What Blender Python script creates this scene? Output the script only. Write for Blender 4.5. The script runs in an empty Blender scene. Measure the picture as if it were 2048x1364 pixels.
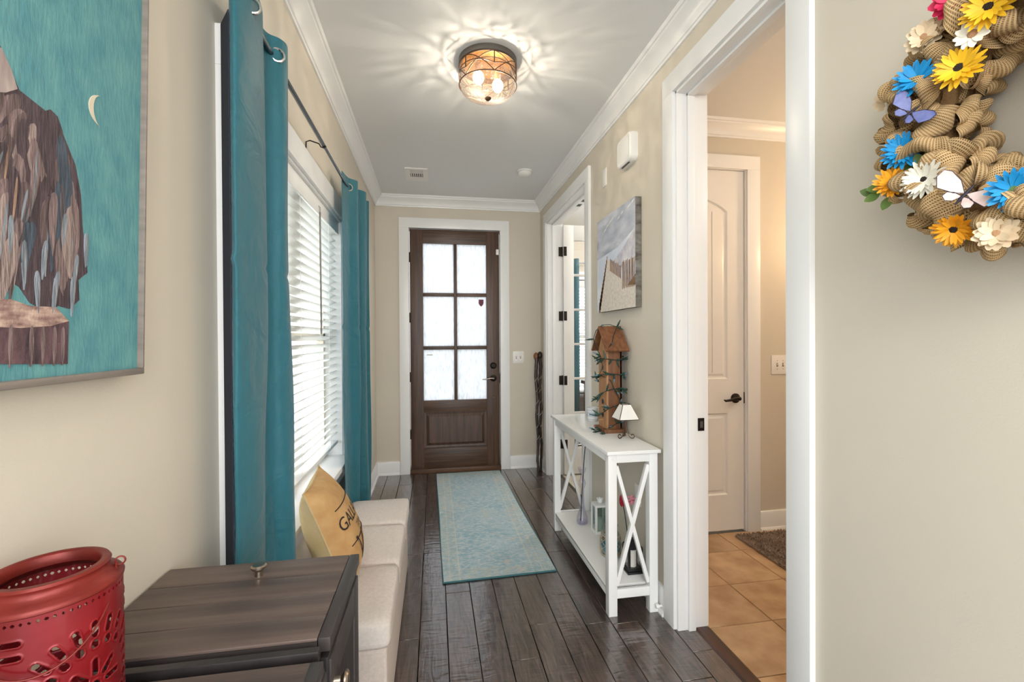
import bpy, bmesh, math, random
from mathutils import Vector, Matrix
R = math.radians
pi = math.pi
sc = bpy.context.scene
COL = sc.collection

# ------------------------------------------------------------------ camera
IW, IH, FPX = 2048, 1364, 909.0
CAMZ = 1.37
YAW, PITCH, ROLL = R(9.72), R(-0.39), R(0.32)
_f = Vector((math.sin(YAW)*math.cos(PITCH), math.cos(YAW)*math.cos(PITCH), math.sin(PITCH)))
_r0 = Vector((math.cos(YAW), -math.sin(YAW), 0)); _d0 = _f.cross(_r0)
_r = _r0*math.cos(ROLL) + _d0*math.sin(ROLL); _d = -_r0*math.sin(ROLL) + _d0*math.cos(ROLL)
cam = bpy.data.cameras.new('camera'); cam.sensor_width = 36; cam.lens = FPX/IW*36
cam.clip_start = 0.02; cam.clip_end = 200
camo = bpy.data.objects.new('camera', cam); COL.objects.link(camo)
camo.matrix_world = Matrix(((_r.x, -_d.x, -_f.x, 0), (_r.y, -_d.y, -_f.y, 0), (_r.z, -_d.z, -_f.z, CAMZ), (0, 0, 0, 1)))
sc.camera = camo

# ------------------------------------------------------------------ world, daylight, exposure
wd = bpy.data.worlds.new('sky'); sc.world = wd; wd.use_nodes = True
bg = wd.node_tree.nodes['Background']; bg.inputs[0].default_value = (0.94, 0.975, 1.0, 1); bg.inputs[1].default_value = 2.9
sc.view_settings.view_transform = 'Standard'; sc.view_settings.look = 'None'
sc.view_settings.exposure = 0.72; sc.view_settings.gamma = 1.0; sc.view_settings.use_curve_mapping = False

def area(name, loc, direction, sx, sy, power, col=(1, 1, 1)):
    l = bpy.data.lights.new(name, 'AREA'); l.shape = 'RECTANGLE'; l.size = sx; l.size_y = sy; l.energy = power; l.color = col
    o = bpy.data.objects.new(name, l); COL.objects.link(o); o.location = loc
    o.rotation_euler = Vector(direction).to_track_quat('-Z', 'Y').to_euler(); return o
# sky light portals in the window openings and at the open living room end (they add no light of their own)
for nm, loc, dr_, sx, sy in (('portal_hall_window', (-0.74, 2.22, 1.375), (1, 0, 0), 1.56, 1.47), ('portal_study_window', (2.35, 5.76, 1.375), (0, -1, 0), 1.3, 1.47), ('portal_living_room', (0.27, -2.75, 1.4), (0, 1, 0), 1.97, 2.8),
                             ('portal_living_left', (-0.715, -1.55, 1.4), (1, 0, 0), 2.4, 2.8), ('portal_living_right', (1.255, -1.55, 1.4), (-1, 0, 0), 2.4, 2.8)):
    o_ = area(nm, loc, dr_, sx, sy, 1.0); o_.data.cycles.is_portal = True

# fill lights added to brighten the hall from behind the camera, and the study
for nm, loc, en, colr, rad_ in (('living_room_fill', (0.0, -1.3, 2.45), 34, (1, .98, .95), .30), ('living_room_fill', (0.5, -2.3, 2.4), 26, (1, .98, .95), .30), ('study_fill', (2.3, 4.2, 2.55), 30, (1, .99, .97), .2)):
    l_ = bpy.data.lights.new(nm, 'POINT'); l_.energy = en; l_.color = colr; l_.shadow_soft_size = rad_
    o_ = bpy.data.objects.new(nm, l_); COL.objects.link(o_); o_.location = loc

# ------------------------------------------------------------------ helpers
def lin(c):
    return c/12.92 if c <= 0.04045 else ((c+0.055)/1.055)**2.4
def hx(s):
    s = s.lstrip('#'); return tuple(lin(int(s[i:i+2], 16)/255) for i in (0, 2, 4)) + (1,)
MATS = {}
def M(name, col, rough=0.5, metal=0.0, var=0.0, vs=6.0, stretch=(1, 1, 1), bump=0.0, bs=60.0, bstretch=None, col2=None,
      spec=0.5, rnd=0.0, sheen=0.0, emit=None, trans=0.0, coat=0.0, detail=4.0, bdist=0.01):
    m = bpy.data.materials.new(name); m.use_nodes = True; nt = m.node_tree; N = nt.nodes; L = nt.links
    b = N['Principled BSDF']; c = hx(col)
    b.inputs['Base Color'].default_value = c; b.inputs['Roughness'].default_value = rough; b.inputs['Metallic'].default_value = metal
    b.inputs['Specular IOR Level'].default_value = spec
    if sheen: b.inputs['Sheen Weight'].default_value = sheen
    if coat: b.inputs['Coat Weight'].default_value = coat; b.inputs['Coat Roughness'].default_value = 0.1
    if trans: b.inputs['Transmission Weight'].default_value = trans
    if emit: b.inputs['Emission Color'].default_value = hx(emit[0]); b.inputs['Emission Strength'].default_value = emit[1]
    def coords(st):
        tc = N.new('ShaderNodeTexCoord'); mp = N.new('ShaderNodeMapping'); mp.inputs['Scale'].default_value = st
        L.new(tc.outputs['Object'], mp.inputs['Vector'])
        if rnd:
            oi = N.new('ShaderNodeObjectInfo'); cx = N.new('ShaderNodeCombineXYZ'); mu = N.new('ShaderNodeMath'); mu.operation = 'MULTIPLY'; mu.inputs[1].default_value = 37.0
            L.new(oi.outputs['Random'], mu.inputs[0]); L.new(mu.outputs[0], cx.inputs[0]); L.new(mu.outputs[0], cx.inputs[1]); L.new(mu.outputs[0], cx.inputs[2])
            L.new(cx.outputs[0], mp.inputs['Location'])
        return mp.outputs[0]
    last = None
    if var or col2:
        no = N.new('ShaderNodeTexNoise'); no.inputs['Scale'].default_value = vs; no.inputs['Detail'].default_value = detail
        L.new(coords(stretch), no.inputs['Vector'])
        cr = N.new('ShaderNodeValToRGB'); cr.color_ramp.elements[0].position = 0.3; cr.color_ramp.elements[1].position = 0.7
        if col2: cr.color_ramp.elements[0].color = hx(col2); cr.color_ramp.elements[1].color = c
        else:
            cr.color_ramp.elements[0].color = tuple(x*(1-var) for x in c[:3])+(1,); cr.color_ramp.elements[1].color = tuple(min(1, x*(1+var)) for x in c[:3])+(1,)
        L.new(no.outputs['Fac'], cr.inputs[0]); last = cr.outputs[0]; L.new(last, b.inputs['Base Color'])
    if rnd:
        oi = N.new('ShaderNodeObjectInfo'); mr = N.new('ShaderNodeMapRange'); mr.inputs['To Min'].default_value = 1-rnd; mr.inputs['To Max'].default_value = 1+rnd
        L.new(oi.outputs['Random'], mr.inputs[0])
        mx = N.new('ShaderNodeMix'); mx.data_type = 'RGBA'; mx.blend_type = 'MULTIPLY'; mx.inputs[0].default_value = 1.0
        if last: L.new(last, mx.inputs[6])
        else: mx.inputs[6].default_value = c
        L.new(mr.outputs[0], mx.inputs[7]); L.new(mx.outputs[2], b.inputs['Base Color'])
    if bump:
        n2 = N.new('ShaderNodeTexNoise'); n2.inputs['Scale'].default_value = bs; n2.inputs['Detail'].default_value = 3.0
        L.new(coords(bstretch or (1, 1, 1)), n2.inputs['Vector'])
        bp = N.new('ShaderNodeBump'); bp.inputs['Strength'].default_value = bump; bp.inputs['Distance'].default_value = bdist
        L.new(n2.outputs['Fac'], bp.inputs['Height']); L.new(bp.outputs[0], b.inputs['Normal'])
    MATS[name] = m; return m

ROOTLOC = {}
def toproot(o):
    while o.parent: o = o.parent
    return o
class MB:
    def __init__(s): s.v = []; s.f = []; s.uv = {}
    def quad(s, *p):
        n = len(s.v); s.v += [tuple(q) for q in p]; s.f.append(tuple(range(n, n+len(p)))); return s
    def box(s, x0, x1, y0, y1, z0, z1):
        n = len(s.v); s.v += [(x, y, z) for z in (z0, z1) for y in (y0, y1) for x in (x0, x1)]
        for q in ((0, 2, 3, 1), (4, 5, 7, 6), (0, 1, 5, 4), (2, 6, 7, 3), (0, 4, 6, 2), (1, 3, 7, 5)): s.f.append(tuple(n+i for i in q))
        return s
    def bar(s, p0, p1, w, h, up=(0, 0, 1)):
        p0 = Vector(p0); p1 = Vector(p1); d = (p1-p0).normalized(); u = Vector(up); a = d.cross(u)
        if a.length < 1e-4: a = d.cross(Vector((1, 0, 0)))
        a.normalize(); c = a.cross(d).normalized(); n = len(s.v)
        for p in (p0, p1):
            for i, j in ((-1, -1), (1, -1), (1, 1), (-1, 1)): s.v.append(tuple(p+a*(i*w/2)+c*(j*h/2)))
        for q in ((3, 2, 1, 0), (4, 5, 6, 7), (0, 1, 5, 4), (1, 2, 6, 5), (2, 3, 7, 6), (3, 0, 4, 7)): s.f.append(tuple(n+i for i in q))
        return s
    def tube(s, pts, r, n=8, closed=False, caps=True):
        P = [Vector(p) for p in pts]; m = len(P); rr = r if isinstance(r, (list, tuple)) else [r]*m
        base = len(s.v); prev = None
        for i, p in enumerate(P):
            if closed: t = P[(i+1) % m]-P[i-1]
            else: t = P[min(i+1, m-1)]-P[max(i-1, 0)]
            t.normalize()
            if prev is None:
                a = t.cross(Vector((0, 0, 1)))
                if a.length < 1e-3: a = t.cross(Vector((1, 0, 0)))
            else: a = prev - t*prev.dot(t)
            a.normalize(); prev = a; b = t.cross(a)
            for k in range(n):
                an = 2*pi*k/n; s.v.append(tuple(p+(a*math.cos(an)+b*math.sin(an))*rr[i]))
        for i in range(m if closed else m-1):
            j = (i+1) % m
            for k in range(n):
                l = (k+1) % n; s.f.append((base+i*n+k, base+i*n+l, base+j*n+l, base+j*n+k))
        if caps and not closed:
            s.f.append(tuple(base+k for k in reversed(range(n)))); s.f.append(tuple(base+(m-1)*n+k for k in range(n)))
        return s
    def cyl(s, p0, p1, r0, r1=None, n=16): return s.tube([p0, p1], [r0, r0 if r1 is None else r1], n)
    def lathe(s, prof, c, n=32, axis='Z', sx=1.0, sy=1.0, caps=True):
        base = len(s.v); c = Vector(c)
        for r, h in prof:
            for k in range(n):
                a = 2*pi*k/n; x, y = r*math.cos(a)*sx, r*math.sin(a)*sy
                q = {'Z': (x, y, h), 'Y': (x, h, -y), 'X': (h, x, y)}[axis]; s.v.append(tuple(c+Vector(q)))
        m = len(prof)
        for i in range(m-1):
            for k in range(n):
                l = (k+1) % n; s.f.append((base+i*n+k, base+i*n+l, base+(i+1)*n+l, base+(i+1)*n+k))
        if caps:
            s.f.append(tuple(base+k for k in reversed(range(n)))); s.f.append(tuple(base+(m-1)*n+k for k in range(n)))
        return s
    def sphere(s, c, r, n=12, m=8, sc_=(1, 1, 1)):
        pr = [(max(1e-4, r*math.sin(pi*i/m)), -r*math.cos(pi*i/m)) for i in range(m+1)]
        b = len(s.v); s.lathe(pr, (0, 0, 0), n, caps=False)
        for i in range(b, len(s.v)): v = s.v[i]; s.v[i] = (c[0]+v[0]*sc_[0], c[1]+v[1]*sc_[1], c[2]+v[2]*sc_[2])
        return s
    def prism(s, poly, fn, d0, d1):
        # poly 2-D, fn(a, b, depth) -> 3-D
        n = len(s.v); k = len(poly)
        for d in (d0, d1): s.v += [tuple(fn(a, b, d)) for a, b in poly]
        s.f.append(tuple(range(n+k-1, n-1, -1))); s.f.append(tuple(range(n+k, n+2*k)))
        for i in range(k): j = (i+1) % k; s.f.append((n+i, n+j, n+k+j, n+k+i))
        return s
    def grid(s, fn, nu, nv, closeu=False, uvs=None):
        base = len(s.v); mu = nu if closeu else nu+1
        for j in range(nv+1):
            for i in range(mu): s.v.append(tuple(fn(i/nu, j/nv)))
        for j in range(nv):
            for i in range(nu):
                i2 = (i+1) % mu; fi = len(s.f)
                s.f.append((base+j*mu+i, base+j*mu+i2, base+(j+1)*mu+i2, base+(j+1)*mu+i))
                if uvs: s.uv[fi] = [(i/nu*uvs[0], j/nv*uvs[1]), ((i+1)/nu*uvs[0], j/nv*uvs[1]), ((i+1)/nu*uvs[0], (j+1)/nv*uvs[1]), (i/nu*uvs[0], (j+1)/nv*uvs[1])]
        return s
    def mesh(s, name, mat, bevel=0.0, smooth=True, seg=2, solid=0.0, fix=True, angle=38):
        me = bpy.data.meshes.new(name); me.from_pydata(s.v, [], s.f); me.update()
        if s.uv:
            ul = me.uv_layers.new(name='uv')
            for p in me.polygons:
                q = s.uv.get(p.index)
                if q:
                    for k, li in enumerate(p.loop_indices): ul.data[li].uv = q[k]
        bm = bmesh.new(); bm.from_mesh(me)
        if fix and not s.uv: bmesh.ops.recalc_face_normals(bm, faces=bm.faces)
        if bevel > 0:
            bmesh.ops.bevel(bm, geom=list(bm.edges), offset=bevel, segments=seg, affect='EDGES', profile=0.6, clamp_overlap=True)
        if solid:
            bmesh.ops.solidify(bm, geom=list(bm.faces), thickness=solid)
        bm.to_mesh(me); bm.free()
        if smooth:
            for p in me.polygons: p.use_smooth = True
            me.set_sharp_from_angle(angle=R(angle))
        if mat: me.materials.append(MATS[mat] if isinstance(mat, str) else mat)
        return me
    def build(s, name, mat, parent=None, local=False, **k):
        if parent and not local:
            o = ROOTLOC.get(toproot(parent).name)
            if o: s.v = [(a-o[0], b-o[1], c-o[2]) for a, b, c in s.v]
        ob = bpy.data.objects.new(name, s.mesh(name, mat, **k)); COL.objects.link(ob)
        if parent: ob.parent = parent
        return ob
def link(name, me, parent=None, loc=(0, 0, 0), rot=(0, 0, 0), scale=(1, 1, 1), world=True):
    ob = bpy.data.objects.new(name, me); COL.objects.link(ob)
    l = Vector(loc)
    if parent:
        ob.parent = parent
        o = ROOTLOC.get(toproot(parent).name)
        if o and world: l = l-Vector(o)
    ob.location = l; ob.rotation_euler = rot; ob.scale = scale; return ob
def tag(o, label, cat=None, group=None, kind=None):
    o['label'] = label
    if cat: o['category'] = cat
    if group: o['group'] = group
    if kind: o['kind'] = kind
    return o
def thing(name, label, cat, loc, group=None, kind=None):
    o = bpy.data.objects.new(name, None); COL.objects.link(o); o.location = loc; o.empty_display_size = 0.05
    ROOTLOC[o.name] = tuple(loc); return tag(o, label, cat, group, kind)
def struct(o, label): o['kind'] = 'structure'; o['label'] = label; return o
def wp(x, y, axis, val):
    """point where the sight line of photo pixel (x, y) meets a wall or floor plane"""
    d = _f+_r*((x-IW/2)/FPX)+_d*((y-IH/2)/FPX); p = d*((val-(CAMZ if axis == 2 else 0))/d[axis]); return Vector((p.x, p.y, p.z+CAMZ))
def fr(seed): return random.Random(seed)

# ------------------------------------------------------------------ materials
M('wall_paint', '#d6cdbd', 0.55, var=0.02, vs=2, bump=0.05, bs=220)
M('ceiling_paint', '#e9eaea', 0.85, bump=0.04, bs=150)
M('trim_white', '#f1f1f0', 0.32, bump=0.02, bs=30)
M('door_white', '#eeebe6', 0.35)
M('table_white', '#f3f3f1', 0.3)
M('plastic_white', '#f0eee9', 0.35)
M('dark_slot', '#4a4a48', 0.6)
M('floor_gap', '#0f0b09', 0.8)
M('carpet', '#c9bfae', 0.95, var=0.1, vs=80, bump=0.4, bs=300)
M('ext_ground', '#b9b7b0', 0.9, var=0.1)
M('bronze', '#2c2622', 0.38, 0.75)
M('bronze_brown', '#5b4433', 0.35, 0.8)
M('pan_grey', '#6e6861', 0.4, 0.6)
M('steel_rod', '#6c7074', 0.22, 1.0)
M('chrome', '#c9c7c2', 0.18, 1.0)
M('nickel', '#a79a8c', 0.28, 1.0)
M('black_paint', '#16171a', 0.35)
M('white_slat', '#f6f6f4', 0.45)
M('beige_frame', '#e6ddcc', 0.5)
M('teal_canvas', '#659b9c', 0.75, col2='#4d8790', vs=13, stretch=(1, 2.0, 1.5), bump=0.18, bs=60, bstretch=(1, 3, .8), detail=8)
M('frame_wood', '#82776f', 0.45, var=0.2, vs=18, stretch=(1, .3, 4))
M('frame_copper', '#b98d70', 0.3, 0.7)
M('burlap_pillow', '#cfa873', 0.9, col2='#b78a55', vs=12, bump=0.25, bs=400)
M('burlap_back', '#cdb68c', 0.9, col2='#bfa675', vs=12, bump=0.25, bs=400)
M('ink', '#2b2320', 0.8)
M('red_lantern', '#98101b', 0.35, 0.35, col2='#6f0a15', vs=7, bump=0.06, bs=40, coat=0.3)
M('red_rim', '#8f2a20', 0.42, 0.35, col2='#5c1a16', vs=9, bump=0.08, bs=60)
M('cab_frame', '#3a3433', 0.4)
M('birdhouse_wood', '#8b5c3a', 0.6, col2='#6a4128', vs=9, stretch=(6, 6, .7), bump=0.1, bs=60, bstretch=(4, 4, .5))
M('birdhouse_light', '#b98a5f', 0.6, col2='#9e7047', vs=9, stretch=(6, 6, .7))
M('wire_green', '#1d2f2a', 0.5)
M('bulb_green', '#24463c', 0.4, rnd=0.3)
M('bulb_blue', '#6f8fa3', 0.15)
M('bulb_pink', '#b5525c', 0.25)
M('lamp_glass', '#f2efe9', 0.4)
M('ceramic', '#eef1f2', 0.25)
M('ceramic_blue', '#7f9fbf', 0.3)
M('candle', '#f3eee3', 0.5)
M('net_rope', '#cdb89b', 0.9)
M('pebbles', '#b89f8c', 0.8, col2='#7e6a5e', vs=45)
M('teal_sand', '#27a3b8', 0.5, col2='#127a96', vs=40)
M('rose_red', '#a31428', 0.5)
M('flower_pink', '#ee9fb0', 0.7)
M('stick_dark', '#3b2620', 0.35, col2='#1b1311', vs=14, stretch=(1, 1, .3), bump=0.3, bs=40)
M('stick_knob', '#8d5b3a', 0.4)
M('stick_white', '#d9cfc6', 0.6)
M('sand_print', '#e6dfd6', 0.85, col2='#cfc3b5', vs=55, detail=8)
M('sky_print', '#d8dbe2', 0.8, col2='#98a0b2', vs=4.5, stretch=(1, 1.2, 3), detail=6)
M('mist_print', '#e9ecf2', 0.8, col2='#c3cfe2', vs=5)
M('dune_print', '#e9e6e8', 0.85, col2='#a7a6b8', vs=14, detail=6)
M('picket_print', '#a9835f', 0.8, col2='#5e4634', vs=30, stretch=(1, 8, 1))
M('canvas_edge', '#8d8a82', 0.8, col2='#4c423b', vs=12, stretch=(1, 1, 3))
M('bench_fabric', '#d9cec6', 0.92, var=0.07, vs=90, bump=0.3, bs=500)
M('bench_side', '#cdbfb4', 0.92, var=0.08, vs=90, bump=0.3, bs=500)
M('mat_shag', '#a08c7c', 0.95, col2='#7e6a5d', vs=18, bump=0.6, bs=120)
M('rug_edge', '#3b6a70', 0.9)
M('leaf_green', '#5d7a34', 0.6, rnd=0.25)
M('yellow', '#f3c022', 0.6, rnd=0.15)
M('orange_yellow', '#eda31b', 0.6, rnd=0.15)
M('gerbera_blue', '#1191cf', 0.55, rnd=0.15)
M('petal_white', '#f4efe0', 0.6, rnd=0.06)
M('petal_cream', '#e6cfae', 0.65, rnd=0.12)
M('petal_pink', '#d0144e', 0.55, rnd=0.15)
M('centre_dark', '#22150e', 0.8, bump=0.5, bs=300)
M('centre_green', '#5f7f49', 0.8, bump=0.5, bs=300)
M('centre_tan', '#b98d68', 0.8, bump=0.5, bs=300)
M('wing_purple', '#7d85bb', 0.5, col2='#5a63a0', vs=60)
M('wing_pink', '#ecd9d4', 0.5, col2='#d8b4ae', vs=60)
M('wing_mark', '#2c2533', 0.6)
M('burlap_core', '#8a6a45', 0.95, bump=0.4, bs=300)
M('moon', '#d8cdb4', 0.7)
for i, c in enumerate(['#4a3b40', '#62504f', '#7a6664', '#93807a', '#7d848c', '#8b9096', '#414c58', '#9a7a66']): M('feather%d' % i, c, 0.6, var=0.45, vs=26, stretch=(1, 5, .7), bump=0.5, bs=60, bstretch=(1, 4, .7), detail=8)
M('stump_top', '#cfb3a2', 0.7, col2='#7d5d58', vs=26, stretch=(1, 1.2, 4), detail=8, bump=.4, bs=60)
M('stump_bark', '#6f5156', 0.65, col2='#382a30', vs=16, stretch=(1, 5, .8), detail=8, bump=.4, bs=60)
M('desk_wood', '#6a4732', 0.4, col2='#4f3324', vs=8, stretch=(8, 8, 1))
M('maroon', '#6b1f3a', 0.5)

def mat_plank():
    m = bpy.data.materials.new('plank_wood'); m.use_nodes = True; nt = m.node_tree; N = nt.nodes; L = nt.links; b = N['Principled BSDF']
    tc = N.new('ShaderNodeTexCoord'); oi = N.new('ShaderNodeObjectInfo')
    mu = N.new('ShaderNodeMath'); mu.operation = 'MULTIPLY'; mu.inputs[1].default_value = 53.0; L.new(oi.outputs['Random'], mu.inputs[0])
    cx = N.new('ShaderNodeCombineXYZ'); L.new(mu.outputs[0], cx.inputs[0]); L.new(mu.outputs[0], cx.inputs[1])
    ad = N.new('ShaderNodeVectorMath'); ad.operation = 'ADD'; L.new(tc.outputs['Object'], ad.inputs[0]); L.new(cx.outputs[0], ad.inputs[1])
    mp = N.new('ShaderNodeMapping'); mp.inputs['Scale'].default_value = (11, 1.3, 1); L.new(ad.outputs[0], mp.inputs[0])
    n1 = N.new('ShaderNodeTexNoise'); n1.inputs['Scale'].default_value = 3.5; n1.inputs['Detail'].default_value = 6; n1.inputs['Distortion'].default_value = 1.6; L.new(mp.outputs[0], n1.inputs[0])
    cr = N.new('ShaderNodeValToRGB'); e = cr.color_ramp.elements; e[0].position = .32; e[0].color = hx('#281f1b'); e[1].position = .72; e[1].color = hx('#5f4d44')
    L.new(n1.outputs[0], cr.inputs[0])
    mr = N.new('ShaderNodeMapRange'); mr.inputs['To Min'].default_value = .72; mr.inputs['To Max'].default_value = 1.25; L.new(oi.outputs['Random'], mr.inputs[0])
    mx = N.new('ShaderNodeMix'); mx.data_type = 'RGBA'; mx.blend_type = 'MULTIPLY'; mx.inputs[0].default_value = 1; L.new(cr.outputs[0], mx.inputs[6]); L.new(mr.outputs[0], mx.inputs[7]); L.new(mx.outputs[2], b.inputs['Base Color'])
    # hand scraped ripples across the board
    mp2 = N.new('ShaderNodeMapping'); mp2.inputs['Scale'].default_value = (5, 26, 1); L.new(ad.outputs[0], mp2.inputs[0])
    n2 = N.new('ShaderNodeTexNoise'); n2.inputs['Scale'].default_value = 1.0; n2.inputs['Detail'].default_value = 2; n2.inputs['Distortion'].default_value = 1.2; L.new(mp2.outputs[0], n2.inputs[0])
    am = N.new('ShaderNodeMath'); am.operation = 'MULTIPLY_ADD'; am.inputs[1].default_value = .25; L.new(n1.outputs[0], am.inputs[0]); L.new(n2.outputs[0], am.inputs[2])
    bp = N.new('ShaderNodeBump'); bp.inputs['Strength'].default_value = .22; bp.inputs['Distance'].default_value = .010; L.new(am.outputs[0], bp.inputs['Height']); L.new(bp.outputs[0], b.inputs['Normal'])
    b.inputs['Roughness'].default_value = .30; b.inputs['Specular IOR Level'].default_value = .5
    b.inputs['Coat Weight'].default_value = 1.0; b.inputs['Coat IOR'].default_value = 1.7; b.inputs['Coat Roughness'].default_value = .11; L.new(bp.outputs[0], b.inputs['Coat Normal'])
    MATS['plank_wood'] = m
mat_plank()

def mat_wood(name, c1, c2, axis, scale=30, rough=.4, rnd=.12):
    """grained wood, grain running along the given axis"""
    st = [scale, scale, scale]; st['XYZ'.index(axis)] = scale*0.06
    return M(name, c1, rough, col2=c2, vs=1.0, stretch=tuple(st), detail=7, rnd=rnd, bump=0.12, bs=1.0, bstretch=tuple(x*2 for x in st))
mat_wood('door_wood_v', '#5c4232', '#3a281e', 'Z', 40)
mat_wood('door_wood_h', '#60442f', '#3c2a1e', 'X', 40)
mat_wood('cab_board', '#695951', '#473b36', 'X', 34, .42, .06)
mat_wood('cab_side', '#2f2a2a', '#242020', 'Z', 30, .4, .02)
mat_wood('threshold', '#4b3026', '#2f1e18', 'Y', 30, .3)
mat_wood('threshold_x', '#6a4a33', '#46301f', 'X', 30, .4)

def mat_tile():
    m = M('tile_stone', '#cdac86', 0.38, col2='#a17b56', vs=6.5, rnd=0.10, bump=0.06, bs=25, detail=9)
mat_tile()

def mat_fabric_teal():
    m = bpy.data.materials.new('curtain_teal'); m.use_nodes = True; nt = m.node_tree; N = nt.nodes; L = nt.links; b = N['Principled BSDF']
    tc = N.new('ShaderNodeTexCoord'); mp = N.new('ShaderNodeMapping'); mp.inputs['Scale'].default_value = (30, 30, 6); L.new(tc.outputs['Object'], mp.inputs[0])
    n = N.new('ShaderNodeTexNoise'); n.inputs['Scale'].default_value = 3; n.inputs['Detail'].default_value = 6; L.new(mp.outputs[0], n.inputs[0])
    cr = N.new('ShaderNodeValToRGB'); cr.color_ramp.elements[0].color = hx('#266c7a'); cr.color_ramp.elements[1].color = hx('#387f8b'); L.new(n.outputs[0], cr.inputs[0]); L.new(cr.outputs[0], b.inputs['Base Color'])
    b.inputs['Roughness'].default_value = .55; b.inputs['Sheen Weight'].default_value = .25
    n3 = N.new('ShaderNodeTexNoise'); n3.inputs['Scale'].default_value = 6; n3.inputs['Detail'].default_value = 4; n3.inputs['Distortion'].default_value = 1.2; L.new(tc.outputs['Object'], n3.inputs[0])
    bp = N.new('ShaderNodeBump'); bp.inputs['Strength'].default_value = .5; bp.inputs['Distance'].default_value = .03; L.new(n3.outputs[0], bp.inputs['Height']); L.new(bp.outputs[0], b.inputs['Normal'])
    tr = N.new('ShaderNodeBsdfTranslucent'); tr.inputs[0].default_value = hx('#1ea0ba'); L.new(bp.outputs[0], tr.inputs['Normal'])
    mx = N.new('ShaderNodeMixShader'); mx.inputs[0].default_value = .30; L.new(b.outputs[0], mx.inputs[1]); L.new(tr.outputs[0], mx.inputs[2]); L.new(mx.outputs[0], N['Material Output'].inputs[0])
    MATS['curtain_teal'] = m
mat_fabric_teal()

def mat_clear(name, col, gloss=0.08, rough=0.03, bump=0.0, bs=20, tint=0.0, stretch=(1, 1, 1)):
    m = bpy.data.materials.new(name); m.use_nodes = True; nt = m.node_tree; N = nt.nodes; L = nt.links; N.remove(N['Principled BSDF'])
    t = N.new('ShaderNodeBsdfTransparent'); t.inputs[0].default_value = hx(col)
    g = N.new('ShaderNodeBsdfGlossy'); g.inputs['Roughness'].default_value = rough
    lw = N.new('ShaderNodeLayerWeight'); lw.inputs[0].default_value = 0.5
    ma = N.new('ShaderNodeMath'); ma.operation = 'MULTIPLY_ADD'; ma.inputs[1].default_value = 0.5; ma.inputs[2].default_value = gloss
    pw = N.new('ShaderNodeMath'); pw.operation = 'POWER'; pw.inputs[1].default_value = 2.0; L.new(lw.outputs['Facing'], pw.inputs[0]); L.new(pw.outputs[0], ma.inputs[0])
    mx = N.new('ShaderNodeMixShader'); L.new(ma.outputs[0], mx.inputs[0]); L.new(t.outputs[0], mx.inputs[1]); L.new(g.outputs[0], mx.inputs[2])
    out = mx.outputs[0]
    if bump:
        tc = N.new('ShaderNodeTexCoord'); mp = N.new('ShaderNodeMapping'); mp.inputs['Scale'].default_value = stretch; L.new(tc.outputs['Object'], mp.inputs[0])
        n = N.new('ShaderNodeTexNoise'); n.inputs['Scale'].default_value = bs; n.inputs['Detail'].default_value = 2; L.new(mp.outputs[0], n.inputs[0])
        bp = N.new('ShaderNodeBump'); bp.inputs['Strength'].default_value = bump; bp.inputs['Distance'].default_value = .02; L.new(n.outputs[0], bp.inputs['Height'])
        L.new(bp.outputs[0], g.inputs['Normal']); L.new(bp.outputs[0], lw.inputs['Normal'])
    L.new(out, N['Material Output'].inputs[0]); MATS[name] = m; return m
mat_clear('glass_clear', '#ffffff', 0.04)
mat_clear('glass_jar', '#e6f0ee', 0.10)
mat_clear('glass_lilac', '#f3f2fa', 0.06)
m_ = mat_clear('glass_ripple', '#fff3e0', 0.16, 0.10, bump=1.0, bs=34)
_N = m_.node_tree.nodes; _L = m_.node_tree.links
_t = _N.new('ShaderNodeBsdfTranslucent'); _t.inputs[0].default_value = (1, .93, .82, 1); _x = _N.new('ShaderNodeMixShader'); _x.inputs[0].default_value = .010
_src = _N['Material Output'].inputs[0].links[0].from_socket; _L.new(_src, _x.inputs[1]); _L.new(_t.outputs[0], _x.inputs[2]); _L.new(_x.outputs[0], _N['Material Output'].inputs[0])

def mat_rain():
    """obscure rain glass: lets the daylight through diffusely, with vertical streaks"""
    m = bpy.data.materials.new('glass_rain'); m.use_nodes = True; nt = m.node_tree; N = nt.nodes; L = nt.links; N.remove(N['Principled BSDF'])
    tc = N.new('ShaderNodeTexCoord'); mp = N.new('ShaderNodeMapping'); mp.inputs['Scale'].default_value = (55, 55, 9); L.new(tc.outputs['Object'], mp.inputs[0])
    n = N.new('ShaderNodeTexNoise'); n.inputs['Scale'].default_value = 1.6; n.inputs['Detail'].default_value = 4; n.inputs['Distortion'].default_value = .6; L.new(mp.outputs[0], n.inputs[0])
    cr = N.new('ShaderNodeValToRGB'); cr.color_ramp.elements[0].position = .35; cr.color_ramp.elements[0].color = hx('#bcbfc3'); cr.color_ramp.elements[1].position = .62; cr.color_ramp.elements[1].color = hx('#d6d8db'); L.new(n.outputs[0], cr.inputs[0])
    t = N.new('ShaderNodeBsdfTranslucent'); L.new(cr.outputs[0], t.inputs[0])
    g = N.new('ShaderNodeBsdfGlossy'); g.inputs['Roughness'].default_value = .15
    bp = N.new('ShaderNodeBump'); bp.inputs['Strength'].default_value = .5; bp.inputs['Distance'].default_value = .01; L.new(n.outputs[0], bp.inputs['Height']); L.new(bp.outputs[0], g.inputs['Normal'])
    mx = N.new('ShaderNodeMixShader'); mx.inputs[0].default_value = .06; L.new(t.outputs[0], mx.inputs[1]); L.new(g.outputs[0], mx.inputs[2]); L.new(mx.outputs[0], N['Material Output'].inputs[0])
    MATS['glass_rain'] = m
mat_rain()

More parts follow.
